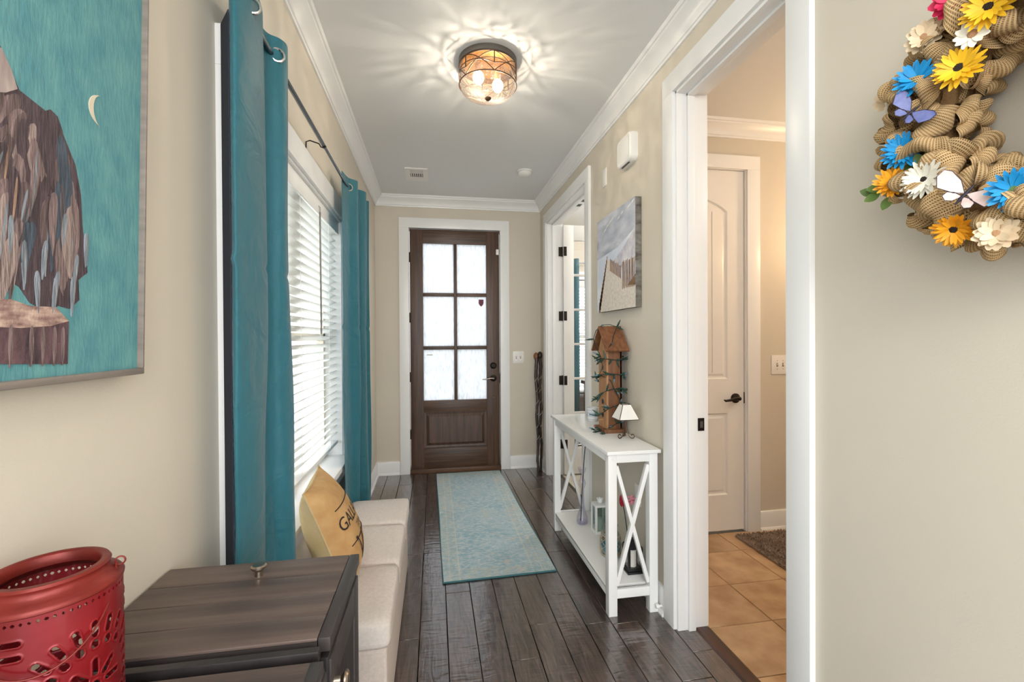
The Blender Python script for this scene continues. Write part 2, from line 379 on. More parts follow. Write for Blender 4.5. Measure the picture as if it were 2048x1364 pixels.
def mat_slat():
    m = bpy.data.materials.new('blind_slat'); m.use_nodes = True; nt = m.node_tree; N = nt.nodes; L = nt.links; b = N['Principled BSDF']
    b.inputs['Base Color'].default_value = hx('#f7f7f5'); b.inputs['Roughness'].default_value = .4
    t = N.new('ShaderNodeBsdfTranslucent'); t.inputs[0].default_value = hx('#f2f4f2')
    mx = N.new('ShaderNodeMixShader'); mx.inputs[0].default_value = .5; L.new(b.outputs[0], mx.inputs[1]); L.new(t.outputs[0], mx.inputs[2]); L.new(mx.outputs[0], N['Material Output'].inputs[0])
    MATS['blind_slat'] = m
mat_slat()

def mat_rug():
    m = bpy.data.materials.new('rug_blue'); m.use_nodes = True; nt = m.node_tree; N = nt.nodes; L = nt.links; b = N['Principled BSDF']
    tc = N.new('ShaderNodeTexCoord')
    def noise(scale, st, det=6):
        mp = N.new('ShaderNodeMapping'); mp.inputs['Scale'].default_value = st; L.new(tc.outputs['Object'], mp.inputs[0])
        n = N.new('ShaderNodeTexNoise'); n.inputs['Scale'].default_value = scale; n.inputs['Detail'].default_value = det; L.new(mp.outputs[0], n.inputs[0]); return n
    def mix(fac, a, c):
        x = N.new('ShaderNodeMix'); x.data_type = 'RGBA'
        if isinstance(fac, float): x.inputs[0].default_value = fac
        else: L.new(fac, x.inputs[0])
        for i, q in ((6, a), (7, c)):
            if isinstance(q, str): x.inputs[i].default_value = hx(q)
            else: L.new(q, x.inputs[i])
        return x.outputs[2]
    def ramp(src, p0, p1):
        r = N.new('ShaderNodeValToRGB'); r.color_ramp.elements[0].position = p0; r.color_ramp.elements[1].position = p1; L.new(src, r.inputs[0]); return r.outputs[0]
    big = ramp(noise(3.2, (1, 1, 1)).outputs[0], .38, .66); med = ramp(noise(38, (.8, 1.9, 1), 8).outputs[0], .42, .6); fine = ramp(noise(90, (.6, 2.0, 1), 4).outputs[0], .4, .62)
    c = mix(big, '#9ab8c4', '#b7cbd0'); c = mix(med, c, '#cbd5d4'); sp1 = N.new('ShaderNodeMath'); sp1.operation = 'MULTIPLY'; sp1.inputs[1].default_value = .5; L.new(fine, sp1.inputs[0]); c = mix(sp1.outputs[0], c, '#86a9b8')
    # pale tan border band and thin lines near the edges (object x in -.32..+.32, y in -1.04..+1.04)
    sp = N.new('ShaderNodeSeparateXYZ'); L.new(tc.outputs['Object'], sp.inputs[0])
    def absmath(o, op, v):
        a = N.new('ShaderNodeMath'); a.operation = op
        if op == 'ABSOLUTE': L.new(o, a.inputs[0])
        else: L.new(o, a.inputs[0]); a.inputs[1].default_value = v
        return a.outputs[0]
    ax = absmath(sp.outputs[0], 'ABSOLUTE', 0); ay = absmath(sp.outputs[1], 'ABSOLUTE', 0)
    ex = absmath(ax, 'GREATER_THAN', .215); ey = absmath(ay, 'GREATER_THAN', .92)
    mxm = N.new('ShaderNodeMath'); mxm.operation = 'MAXIMUM'; L.new(ex, mxm.inputs[0]); L.new(ey, mxm.inputs[1])
    pat = ramp(noise(55, (1, 1, 1), 5).outputs[0], .45, .6)
    bm_ = N.new('ShaderNodeMath'); bm_.operation = 'MULTIPLY'; L.new(mxm.outputs[0], bm_.inputs[0]); L.new(pat, bm_.inputs[1])
    bm2 = N.new('ShaderNodeMath'); bm2.operation = 'MULTIPLY'; L.new(bm_.outputs[0], bm2.inputs[0]); bm2.inputs[1].default_value = .5
    c = mix(bm2.outputs[0], c, '#c9c3b2')
    def band(o, c0, w):
        s_ = N.new('ShaderNodeMath'); s_.operation = 'SUBTRACT'; L.new(o, s_.inputs[0]); s_.inputs[1].default_value = c0
        return absmath(absmath(s_.outputs[0], 'ABSOLUTE', 0), 'LESS_THAN', w)
    l1 = band(ax, .215, .004); l2 = band(ax, .27, .003)
    mm = N.new('ShaderNodeMath'); mm.operation = 'MAXIMUM'; L.new(l1, mm.inputs[0]); L.new(l2, mm.inputs[1])
    mm2 = N.new('ShaderNodeMath'); mm2.operation = 'MULTIPLY'; L.new(mm.outputs[0], mm2.inputs[0]); L.new(fine, mm2.inputs[1])
    c = mix(mm2.outputs[0], c, '#d5d3c0')
    pk = ramp(noise(4.5, (1.3, 1, 1)).outputs[0], .55, .75); pk2 = N.new('ShaderNodeMath'); pk2.operation = 'MULTIPLY'; L.new(pk, pk2.inputs[0]); L.new(med, pk2.inputs[1])
    c = mix(pk2.outputs[0], c, '#cbbfb2')
    L.new(c, b.inputs['Base Color']); b.inputs['Roughness'].default_value = .95
    bp = N.new('ShaderNodeBump'); bp.inputs['Strength'].default_value = .4; bp.inputs['Distance'].default_value = .004; L.new(fine, bp.inputs['Height']); L.new(bp.outputs[0], b.inputs['Normal'])
    MATS['rug_blue'] = m
mat_rug()

def mat_burlap():
    m = bpy.data.materials.new('burlap_weave'); m.use_nodes = True; nt = m.node_tree; N = nt.nodes; L = nt.links; b = N['Principled BSDF']
    tc = N.new('ShaderNodeTexCoord'); sp = N.new('ShaderNodeSeparateXYZ'); L.new(tc.outputs['UV'], sp.inputs[0])
    def wave(o):
        a = N.new('ShaderNodeMath'); a.operation = 'MULTIPLY'; a.inputs[1].default_value = 2*pi/0.0050; L.new(o, a.inputs[0])
        s = N.new('ShaderNodeMath'); s.operation = 'SINE'; L.new(a.outputs[0], s.inputs[0])
        t = N.new('ShaderNodeMath'); t.operation = 'MULTIPLY_ADD'; t.inputs[1].default_value = .5; t.inputs[2].default_value = .5; L.new(s.outputs[0], t.inputs[0]); return t.outputs[0]
    mx = N.new('ShaderNodeMath'); mx.operation = 'MAXIMUM'; L.new(wave(sp.outputs[0]), mx.inputs[0]); L.new(wave(sp.outputs[1]), mx.inputs[1])
    cr = N.new('ShaderNodeValToRGB'); cr.color_ramp.elements[0].position = .25; cr.color_ramp.elements[0].color = hx('#7a5c38'); cr.color_ramp.elements[1].position = .75; cr.color_ramp.elements[1].color = hx('#d0b083')
    L.new(mx.outputs[0], cr.inputs[0])
    oi = N.new('ShaderNodeObjectInfo'); mr = N.new('ShaderNodeMapRange'); mr.inputs['To Min'].default_value = .85; mr.inputs['To Max'].default_value = 1.15; L.new(oi.outputs['Random'], mr.inputs[0])
    mi = N.new('ShaderNodeMix'); mi.data_type = 'RGBA'; mi.blend_type = 'MULTIPLY'; mi.inputs[0].default_value = 1; L.new(cr.outputs[0], mi.inputs[6]); L.new(mr.outputs[0], mi.inputs[7]); L.new(mi.outputs[2], b.inputs['Base Color'])
    bp = N.new('ShaderNodeBump'); bp.inputs['Strength'].default_value = .6; bp.inputs['Distance'].default_value = .002; L.new(mx.outputs[0], bp.inputs['Height']); L.new(bp.outputs[0], b.inputs['Normal'])
    b.inputs['Roughness'].default_value = .95; b.inputs['Specular IOR Level'].default_value = .1
    MATS['burlap_weave'] = m
mat_burlap()

# ------------------------------------------------------------------ the setting
XL, XR, YF, ZC, WT = -0.575, 1.115, 4.70, 2.80, 0.14
YB = -0.35                      # where the hall opens to the living room behind
WY0, WY1, WZ0, WZ1 = 1.44, 3.00, 0.64, 2.11     # hall window opening
D1Y0, D1Y1 = 1.27, 1.96         # near doorway (tiled room)
D2Y0, D2Y1 = 3.215, 4.40        # far doorway (study)
DZ = 2.51
def wall_with_openings(name, label, fn, a0, a1, z0, z1, t0, t1, ops):
    """wall in the (a, z) plane, ops = [(a0, a1, z0, z1)] sorted"""
    m = MB(); cur = a0
    def bx(p, q, r, s):
        if q-p < 1e-4 or s-r < 1e-4: return
        c = [fn(p, t0, r), fn(q, t1, s)]; lo = [min(c[0][i], c[1][i]) for i in range(3)]; hi = [max(c[0][i], c[1][i]) for i in range(3)]
        m.box(lo[0], hi[0], lo[1], hi[1], lo[2], hi[2])
    for p, q, r, s in ops:
        bx(cur, p, z0, z1); bx(p, q, z0, r); bx(p, q, s, z1); cur = q
    bx(cur, a1, z0, z1)
    return struct(m.build(name, 'wall_paint', smooth=False), label)
alongY = lambda a, t, z: (t, a, z)
alongX = lambda a, t, z: (a, t, z)
wall_with_openings('wall_left', 'beige painted wall along the left side of the hall', alongY, YB, YF+WT, 0, 2.95, XL-WT, XL, [(WY0, WY1, WZ0, WZ1)])
wall_with_openings('wall_right', 'beige painted wall along the right side of the hall', alongY, YB, YF, 0, 2.95, XR, XR+WT, [(D1Y0, D1Y1, 0, DZ), (D2Y0, D2Y1, 0, DZ)])
wall_with_openings('wall_front', 'beige wall around the wooden front door', alongX, XL-WT, XR+WT, 0, 2.95, YF, YF+WT, [(-0.25, 0.685, 0, 2.49)])
struct(MB().box(XL-WT, XR+WT, YB-2.4, YF+WT, ZC, ZC+0.12).build('ceiling', 'ceiling_paint', smooth=False), 'smooth white hall ceiling')
# tiled room on the right
RW = 2.87
RXI = XR+WT
wall_with_openings('wall_side_room', 'beige wall of the tiled side room with a white panel door', alongX, RXI, 3.9, 0, 2.95, RW, RW+0.10, [(1.36, 2.155, 0, 2.535)])
wall_with_openings('wall_side_room_end', 'end wall of the tiled side room', alongY, 0.2, RW+.1, 0, 2.95, 3.9, 4.0, [])
wall_with_openings('wall_side_room_back', 'back wall of the tiled side room', alongX, RXI, 4.0, 0, 2.95, 0.2, 0.3, [])
struct(MB().box(RXI, 4.0, 0.2, RW+.1, 2.855, 2.95).build('ceiling_side_room', 'ceiling_paint', smooth=False), 'ceiling of the tiled side room')
# study beyond the far doorway
SY = 5.6
wall_with_openings('wall_study', 'study wall with a blind covered window', alongX, RXI, 3.6, 0, 2.95, SY, SY+WT, [(1.70, 3.0, 0.64, 2.11)])
wall_with_openings('wall_study_end', 'end wall of the study', alongY, RW+.1, SY, 0, 2.95, 3.5, 3.6, [])
wall_with_openings('wall_study_side', 'study wall beside the front porch', alongY, YF, SY+WT, 0, 2.95, XR, RXI, [])
struct(MB().box(RXI, 3.6, RW+.1, SY, ZC, ZC+.12).build('ceiling_study', 'ceiling_paint', smooth=False), 'white ceiling of the study')
struct(MB().box(RXI, 3.6, RW+.1, SY, -.06, -0.004).build('floor_study', 'carpet', smooth=False), 'pale carpet of the study')
struct(MB().box(-14, 16, -14, 22, -.35, -.30).build('floor_outside', 'ext_ground', smooth=False), 'pale ground outside the house')

# hand scraped floor boards
floor = MB().box(XL-WT, RXI-.03, YB-2.4, YF+.05, -.06, -.012).build('floor', 'floor_gap', smooth=False); struct(floor, 'dark hand scraped hardwood plank floor')
lines = [-.72, -.595, -.465, -.335, -.205, -.075, .052, .184, .313, .44, .573, .703, .831, .965, 1.10, 1.222]
joints = {4: [2.11, 2.94], 5: [2.232, 2.94], 6: [2.457, 3.6], 7: [1.55, 3.1], 8: [1.892, 3.0, 4.1], 9: [2.113, 3.4], 10: [2.337, 3.3, 4.05], 11: [2.073, 2.815, 3.525], 12: [2.05, 3.1, 4.02], 13: [1.66, 2.6, 3.6], 14: [1.808, 2.9, 3.9]}
rg = fr(5)
for r in range(len(lines)-1):
    js = joints.get(r, [])
    ys = [YB-2.4]; y = YB-2.4
    first = js[0] if js else 1.2+rg.random()
    pre = []; y = first
    while y > YB-1.4: y -= .55+.6*rg.random(); pre.append(y)
    ys += sorted(p for p in pre if p > YB-2.2) + (js or [first])
    y = ys[-1]
    while True:
        y += .6+.55*rg.random()
        if y > YF-.25: break
        ys.append(y)
    ys.append(YF+.04)
    for a, b in zip(ys[:-1], ys[1:]):
        w = lines[r+1]-lines[r]; g = .0012
        me = MB().box(-w/2+g, w/2-g, -(b-a)/2+g, (b-a)/2-g, -.012, 0).mesh('plank', 'plank_wood', bevel=.0018, seg=1)
        link('plank', me, floor, ((lines[r]+lines[r+1])/2, (a+b)/2, (rg.random()-.5)*.0006))
# stone tiles of the side room
tfl = MB().box(RXI-.03, 4.0, .2, RW, -.06, -.008).build('floor_side_room', M('grout', '#8d7459', .9), smooth=False); struct(tfl, 'tan stone tile floor of the side room')
xs = [RXI-.005, 1.27, 1.60, 1.935, 2.27, 2.605, 2.94, 3.275, 3.61, 3.9]; ys = [.3, .63, .96, 1.29, 1.625, 1.943, 2.266, 2.62, RW]
xs = xs[1:]; xs[0] = RXI
for i in range(len(xs)-1):
    for j in range(len(ys)-1):
        a, b, c, d = xs[i], xs[i+1], ys[j], ys[j+1]; g = .002
        me = MB().box(-(b-a)/2+g, (b-a)/2-g, -(d-c)/2+g, (d-c)/2-g, -.01, 0).mesh('tile', 'tile_stone', bevel=.0015, seg=1)
        link('tile', me, tfl, ((a+b)/2, (c+d)/2, 0))
o = struct(MB().prism([(1.195, 0), (1.205, .008), (1.255, .008), (1.27, 0)], lambda a, b, d: (a, d, b), D1Y0+.01, D1Y1-.01).build('trim_1', 'threshold'), 'dark wood threshold strip between planks and tiles')

# crown mouldings, baseboards
CROWN = [(0, .105), (.010, .105), (.012, .094), (.018, .092), (.022, .082), (.024, .070), (.034, .052), (.050, .036), (.062, .026), (.064, .018), (.072, .016), (.076, .008), (.078, 0), (0, 0)]
def crown(name, label, fn, d0, d1, z=ZC):
    m = MB(); m.prism([(a, z-b) for a, b in CROWN], fn, d0, d1); return struct(m.build(name, 'trim_white', angle=20), label)
crown('trim_2', 'white crown moulding above the window wall', lambda a, z, d: (XL+a, d, z), YB, YF)
crown('trim_3', 'white crown moulding on the right hall wall', lambda a, z, d: (XR-a, d, z), YB, YF)
crown('trim_4', 'white crown moulding above the front door', lambda a, z, d: (d, YF-a, z), XL, XR)
crown('trim_5', 'white crown moulding in the tiled side room', lambda a, z, d: (d, RW-a, z), RXI, 3.9, 2.855)
BASE = [(0, 0), (.026, 0), (.026, .008), (.020, .020), (.014, .022), (.014, .122), (.010, .132), (0, .134)]
def base(name, label, fn, d0, d1): return struct(MB().prism(BASE, fn, d0, d1).build(name, 'trim_white', angle=25), label)
base('baseboard_left', 'white baseboard under the window wall', lambda a, z, d: (XL+a, d, z), YB, YF)
base('baseboard_front', 'white baseboard left of the front door', lambda a, z, d: (d, YF-a, z), XL, -.345)
base('baseboard_front', 'white baseboard right of the front door', lambda a, z, d: (d, YF-a, z), .778, XR)
base('baseboard_right', 'white baseboard behind the console table', lambda a, z, d: (XR-a, d, z), D1Y1+.098, D2Y0-.098)
base('baseboard_right', 'short white baseboard in the far right corner', lambda a, z, d: (XR-a, d, z), D2Y1+.098, YF)
base('baseboard_right', 'white baseboard under the wreath wall', lambda a, z, d: (XR-a, d, z), YB, D1Y0-.098)
base('baseboard_side_room', 'white baseboard in the tiled side room', lambda a, z, d: (d, RW-a, z), 2.258, 3.9)
# spring door stop on the baseboard beside the console table
ds = thing('door_stop', 'small white door stop on the baseboard beside the doorway', 'door stop', (1.10, 2.085, .04))
MB().cyl((1.101, 2.085, .04), (1.085, 2.085, .04), .006, n=10).build('stem', 'plastic_white', ds)
MB().cyl((1.085, 2.085, .04), (1.070, 2.085, .04), .012, .010, n=12).build('tip', 'plastic_white', ds, bevel=.002)

# door casings and jambs
def casing(name, label, y0, y1, top, cw=.093, stops=True, strike=None, hinges=None):
    t = bpy.data.objects.new(name, None); COL.objects.link(t); struct(t, label)
    for s, e in ((y0-cw, y0), (y1, y1+cw)): MB().box(XR-.02, XR, s, e, 0, top).build('side_casing', 'trim_white', t, bevel=.002)
    MB().box(XR-.02, XR, y0-cw, y1+cw, top, top+cw).build('head_casing', 'trim_white', t, bevel=.002)
    j = .019
    MB().box(XR-.004, RXI+.004, y0-.006, y0+j-.006, 0, top).build('jamb', 'trim_white', t, bevel=.0015)
    MB().box(XR-.004, RXI+.004, y1-j+.006, y1+.006, 0, top).build('jamb', 'trim_white', t, bevel=.0015)
    MB().box(XR-.004, RXI+.004, y0, y1, top-j+.006, top+.006).build('head_jamb', 'trim_white', t, bevel=.0015)
    if stops:
        x0, x1 = XR+.045, XR+.08
        MB().box(x0, x1, y0+.012, y0+.025, 0, top-.012).build('stop_moulding', 'trim_white', t, bevel=.002)
        MB().box(x0, x1, y1-.025, y1-.012, 0, top-.012).build('stop_moulding', 'trim_white', t, bevel=.002)
        MB().box(x0, x1, y0+.012, y1-.012, top-.026, top-.013).build('stop_moulding', 'trim_white', t, bevel=.002)
    # casing on the far face of the wall
    for s, e in ((y0-cw, y0), (y1, y1+cw)): MB().box(RXI, RXI+.02, s, e, 0, top).build('side_casing', 'trim_white', t, bevel=.002)
    MB().box(RXI, RXI+.02, y0-cw, y1+cw, top, top+cw).build('head_casing', 'trim_white', t, bevel=.002)
    return t
c1 = casing('trim_6', 'white casing around the doorway to the tiled room', D1Y0, D1Y1, DZ)
MB().box(XR+.098, XR+.130, D1Y1-.0165, D1Y1-.0125, .93, .99).build('strike_plate', 'bronze', c1, bevel=.001)
MB().box(XR+.108, XR+.122, D1Y1-.0175, D1Y1-.016, .945, .975).build('strike_hole', 'dark_slot', c1)
c2_ = casing('trim_7', 'white casing around the doorway to the study', D2Y0, D2Y1, DZ)
MB().box(XR+.085, XR+.125, D2Y0+.35, D2Y0+.41, DZ-.0155, DZ-.012).build('ball_catch', 'dark_slot', c2_)
MB().box(XR+.085, XR+.125, D2Y0+.48, D2Y0+.54, DZ-.0155, DZ-.012).build('ball_catch', 'dark_slot', c2_)

# front door casing
t = bpy.data.objects.new('trim_8', None); COL.objects.link(t); struct(t, 'white casing around the wooden front door')
MB().box(-.343, -.245, YF-.02, YF, 0, 2.485).build('side_casing', 'trim_white', t, bevel=.002)
MB().box(.68, .776, YF-.02, YF, 0, 2.485).build('side_casing', 'trim_white', t, bevel=.002)
MB().box(-.343, .776, YF-.02, YF, 2.485, 2.587).build('head_casing', 'trim_white', t, bevel=.002)
MB().box(-.25, -.243, YF, YF+.13, 0, 2.49).build('jamb', 'door_wood_v', t); MB().box(.678, .685, YF, YF+.13, 0, 2.49).build('jamb', 'door_wood_v', t)
MB().box(-.245, .68, YF, YF+.13, 2.483, 2.49).build('head_jamb', 'door_wood_h', t)
MB().box(-.245, .68, YF-.03, YF+.13, 0, .047).build('threshold', 'threshold_x', t, bevel=.004)

# ------------------------------------------------------------------ front door
dr = bpy.data.objects.new('door_1', None); COL.objects.link(dr); struct(dr, 'dark wooden front door with six panes of rain glass'); dr.location = (0, YF, .035); ROOTLOC[dr.name] = (0, YF, .035)
y0, y1 = YF+.006, YF+.05
dx0, dx1, dz0, dz1 = -.238, .673, .045, 2.478
gx = [(-.105, .201), (.236, .535)]; gz = [(1.835, 2.335), (1.290, 1.797), (.738, 1.254)]
MB().box(dx0, -.108, y0, y1, dz0, dz1).build('stile', 'door_wood_v', dr, bevel=.002)
MB().box(.538, dx1, y0, y1, dz0, dz1).build('stile', 'door_wood_v', dr, bevel=.002)
MB().box(-.108, .538, y0, y1, 2.337, dz1).build('top_rail', 'door_wood_h', dr, bevel=.002)
MB().box(-.108, .538, y0, y1, .618, .735).build('middle_rail', 'door_wood_h', dr, bevel=.002)
MB().box(-.108, .538, y0, y1, dz0, .246).build('bottom_rail', 'door_wood_h', dr, bevel=.002)
MB().box(.203, .234, y0+.004, y1, .735, 2.337).build('muntin', 'door_wood_v', dr, bevel=.004)
for z in (1.816, 1.272):
    for a, b in ((-.108, .203), (.234, .538)): MB().box(a, b, y0+.004, y1, z-.018, z+.018).build('muntin', 'door_wood_h', dr, bevel=.004)
for a, b in gx:
    for c, d in gz:
        MB().box(a-.004, b+.004, y0+.018, y0+.026, c-.004, d+.004).build('pane', 'glass_rain', dr, smooth=False)
# raised panel
pm = MB(); P = lambda i, y: [(-.100+i, y, .254+i), (.530-i, y, .254+i), (.530-i, y, .610-i), (-.100+i, y, .610-i)]
rings = [P(-.01, y0+.02), P(.0, y0+.02), P(.018, y0+.022), P(.045, y0+.010), P(.052, y0+.010)]
for r in rings: pm.v += r
for i in range(len(rings)-1):
    for k in range(4): pm.f.append((i*4+k, i*4+(k+1) % 4, (i+1)*4+(k+1) % 4, (i+1)*4+k))
pm.f.append(tuple(len(pm.v)-4+k for k in range(4)))
pm.build('raised_panel', 'door_wood_v', dr, smooth=False)
for z in (.40, .98, 1.58, 2.19): MB().cyl((dx0-.004, y0-.008, z-.05), (dx0-.004, y0-.008, z+.05), .0075, n=10).build('hinge', 'bronze', dr)
db = MB().lathe([(.0, -.022), (.020, -.022), (.026, -.012), (.034, -.008), (.034, 0)], (.607, y0, 1.083), 20, 'Y').build('deadbolt', 'bronze', dr)
MB().box(.602, .612, y0-.036, y0-.02, 1.068, 1.098).build('thumb_turn', 'bronze', db, bevel=.003)
lv = MB().lathe([(.0, -.03), (.014, -.03), (.018, -.014), (.036, -.008), (.036, 0)], (.605, y0, .952), 20, 'Y').build('lever_handle', 'bronze', dr)
MB().tube([(.605, y0-.045, .952), (.57, y0-.048, .955), (.535, y0-.046, .948), (.505, y0-.043, .943), (.485, y0-.042, .945)], [.011, .009, .0075, .006, .004], 10).build('lever', 'nickel', lv)
MB().cyl((.605, y0, .952), (.605, y0-.046, .952), .011, n=12).build('spindle', 'bronze', lv)
MB().box(.668, .675, y0-.004, y1, .90, 1.0).build('latch_plate', 'bronze', dr, bevel=.001)
MB().lathe([(.0, -.006), (.010, -.006), (.012, 0)], (.607, y0, .757), 14, 'Y').build('bolt_cover', 'bronze_brown', dr)
MB().box(.640, .668, y0-.016, y0, 2.235, 2.292).build('alarm_sensor', 'plastic_white', dr, bevel=.003)
# shield sticker on the second right pane
sh = [(-.026, .036), (.026, .036), (.026, -.002), (.018, -.022), (0, -.038), (-.018, -.022), (-.026, -.002)]
MB().prism([(.485+a, 1.735+b) for a, b in sh], lambda a, b, d: (a, d, b), y0+.0165, y0+.0178).build('shield_sticker', 'maroon', dr, smooth=False)
MB().box(-.075, -.015, y0+.0165, y0+.0178, 1.196, 1.206).build('glass_label', 'stick_white', dr, smooth=False)

# ------------------------------------------------------------------ hall window, blind
w1 = bpy.data.objects.new('window_1', None); COL.objects.link(w1); struct(w1, 'large hall window with white casing and sill')
cw = .10
MB().box(XL, XL+.02, WY0-cw, WY0, WZ0-.02, WZ1).build('side_casing', 'trim_white', w1, bevel=.002)
MB().box(XL, XL+.02, WY1, WY1+cw, WZ0-.02, WZ1).build('side_casing', 'trim_white', w1, bevel=.002)
MB().box(XL, XL+.02, WY0-cw, WY1+cw, WZ1, WZ1+.11).build('head_casing', 'trim_white', w1, bevel=.002)
MB().box(XL-.14, XL+.058, WY0-cw-.02, WY1+cw+.02, WZ0-.026, WZ0+.005).build('window_sill', 'trim_white', w1, bevel=.004)
MB().box(XL, XL+.018, WY0-cw, WY1+cw, WZ0-.12, WZ0-.026).build('apron', 'trim_white', w1, bevel=.002)
for a, b in ((WY0, WY0+.012), (WY1-.012, WY1)): MB().box(XL-WT, XL+.004, a, b, WZ0, WZ1).build('jamb_liner', 'trim_white', w1)
MB().box(XL-WT, XL+.004, WY0, WY1, WZ1-.012, WZ1).build('jamb_liner', 'trim_white', w1)
gxp = XL-.115
mid = (WY0+WY1)/2
for a, b in ((WY0+.012, mid-.03), (mid+.03, WY1-.012)):
    s_ = MB(); w = .045
    s_.box(gxp-.02, gxp+.02, a, a+w, WZ0, WZ1-.012).box(gxp-.02, gxp+.02, b-w, b, WZ0, WZ1-.012)
    s_.box(gxp-.02, gxp+.02, a, b, WZ0, WZ0+w).box(gxp-.02, gxp+.02, a, b, WZ1-.012-w, WZ1-.012).box(gxp-.02, gxp+.02, a, b, 1.36, 1.40)
    sa = s_.build('sash', 'beige_frame', w1, smooth=False)
    MB().box(gxp-.002, gxp+.002, a+w, b-w, WZ0+w, 1.36).build('pane', 'glass_clear', sa, smooth=False)
    MB().box(gxp-.002, gxp+.002, a+w, b-w, 1.40, WZ1-.012-w).build('pane', 'glass_clear', sa, smooth=False)
MB().box(XL-WT, gxp+.03, mid-.03, mid+.03, WZ0, WZ1-.012).build('mullion', 'trim_white', w1)
def blind(name, label, cx, cy, width, z0, z1, along, room, tilt=24, wand=None, loc=None):
    """along: unit vector of the slats, room: unit vector to the room"""
    t = thing(name, label, 'window blind', (cx, cy, z0)); A = Vector(along); N_ = Vector(room); C0 = Vector((cx, cy, 0))
    rot = math.atan2(A.y, A.x)
    def pt(a, n, z): return C0+A*a+N_*n+Vector((0, 0, z))
    hw = width/2
    def bxx(a0, a1, n0, n1, za, zb, nm, mt, par=t, bev=.002):
        p = pt(a0, n0, za); q = pt(a1, n1, zb); return MB().box(min(p.x, q.x), max(p.x, q.x), min(p.y, q.y), max(p.y, q.y), za, zb).build(nm, mt, par, bevel=bev)
    bxx(-hw, hw, -.028, .028, z1-.045, z1, 'headrail', 'white_slat')
    bxx(-hw-.002, hw+.002, .030, .038, z1-.075, z1+.002, 'valance', 'white_slat')
    sl = MB()
    ts = R(tilt); k = 6
    def f(u, v):
        c = (v-.5)*.05; bow = .003*(1-(2*v-1)**2)
        return (-hw+u*2*hw, -(c*math.cos(ts)-bow*math.sin(ts)), c*math.sin(ts)+bow*math.cos(ts))
    sl.grid(f, 1, k); me = sl.mesh('slat', 'blind_slat', solid=.0022, fix=False)
    # slat local: x along A, -y towards room when A x Z...
    sgn = 1 if (A.cross(Vector((0, 0, 1)))).dot(N_) > 0 else -1
    pitch = .0425; z = z1-.085; zb = z0+.04
    rr = rot if sgn > 0 else rot+pi
    while z > zb:
        p = pt(0, 0, z); link('slat', me, t, p, (0, 0, rr)); z -= pitch
    bxx(-hw, hw, -.025, .025, z0+.004, z0+.022, 'bottom_rail', 'white_slat')
    for a in (-hw*.72, -hw*.02, hw*.72):
        for n in (-.026, .026):
            MB().tube([pt(a, n, z1-.05), pt(a, n, z0+.015)], .0011, 5).build('ladder_cord', 'white_slat', t)
    if wand is not None:
        w_ = MB().tube([pt(wand, .045, z1-.07), pt(wand, .047, z1-.70)], .0045, 8).build('tilt_wand', 'pan_grey', t)
        MB().tube([pt(wand, .03, z1-.03), pt(wand, .045, z1-.045), pt(wand, .045, z1-.075)], .003, 6).build('wand_hook', 'chrome', w_)
    return t
blind('slatted_blind', 'white horizontal slat blind in the hall window between the curtains', XL-.048, mid, WY1-WY0-.03, WZ0+.075, WZ1-.014, (0, 1, 0), (1, 0, 0), 26, wand=.27)

# curtains
def grommet_ring(parent, c, r=.020, axis='Y'):
    m = MB(); pts = []
    for k in range(20):
        a = 2*pi*k/20; pts.append((c[0]+r*math.cos(a)*.9, c[1]+r*math.cos(a)*.35, c[2]+r*math.sin(a)))
    m.tube(pts, .0045, 8, closed=True); return m.build('grommet', 'chrome', parent)
def curtain(name, label, path, z0, z1, flare, gro, seed, along=(0, 1)):
    """path: list of plan points (x, y) of the folds at the top; flare: how much folds shift at the hem"""
    t = thing(name, label, 'curtain', (path[0][0], path[0][1], z0), 'teal grommet curtains' if False else None)
    P = [Vector((a, b, 0)) for a, b in path]; n = len(P)
    def cr(u):
        x = u*(n-1); i = min(int(x), n-2); f = x-i
        p0, p1, p2, p3 = P[max(i-1, 0)], P[i], P[i+1], P[min(i+2, n-1)]
        return .5*((2*p1)+(-p0+p2)*f+(2*p0-5*p1+4*p2-p3)*f*f+(-p0+3*p1-3*p2+p3)*f**3)
    cen = sum(P, Vector())/n; rg = fr(seed); ph = [rg.random()*6 for _ in range(6)]
    def fn(u, v):
        z = z1+(z0-z1)*v; p = cr(u); k = 1+flare*v; q = cen+(p-cen)*k
        q = Vector((q.x, q.y, z))
        wob = .006*math.sin(9*u+7*v+ph[0])*v+.004*math.sin(23*u+4*v+ph[1])*min(1, v*3)+.003*math.sin(31*u-15*v+ph[2])*v
        wob -= .004*math.exp(-((v-.40)/.006)**2)
        return q+Vector((wob, wob*.5, 0))
    MB().grid(fn, (n-1)*9, 110).build('panel', 'curtain_teal', t, solid=.0025, fix=False, angle=80)
    # hem and side seam
    MB().tube([fn(u/40, .985)+Vector((.002, 0, 0)) for u in range(41)], .0018, 5).build('hem', 'curtain_teal', t)
    for u, dz in gro:
        p = fn(u, 0); grommet_ring(t, (p.x, p.y, z1-.055))
    return t
RX, RZ = -.496, 2.262
curtain('grommet_curtain', 'teal grommet curtain hanging nearest the framed bird painting',
        [(-.512, 1.312), (-.511, 1.290), (-.505, 1.262), (-.490, 1.250), (-.478, 1.285), (-.474, 1.340), (-.480, 1.400), (-.494, 1.450), (-.508, 1.480), (-.508, 1.505), (-.498, 1.525), (-.476, 1.540), (-.464, 1.565), (-.470, 1.600), (-.492, 1.630), (-.508, 1.645)], .46, RZ+.055, .04, [(.31, 0), (.72, 0)], 3)
cu1 = [o_ for o_ in COL.objects if o_.name == 'grommet_curtain'][0]
MB().grid(lambda u, v: (-.547+.043*u, 1.314-.062*u, 2.20-1.72*v), 3, 20).build('lining', M('navy_lining', '#1b2233', .8), cu1, solid=.002, fix=False)
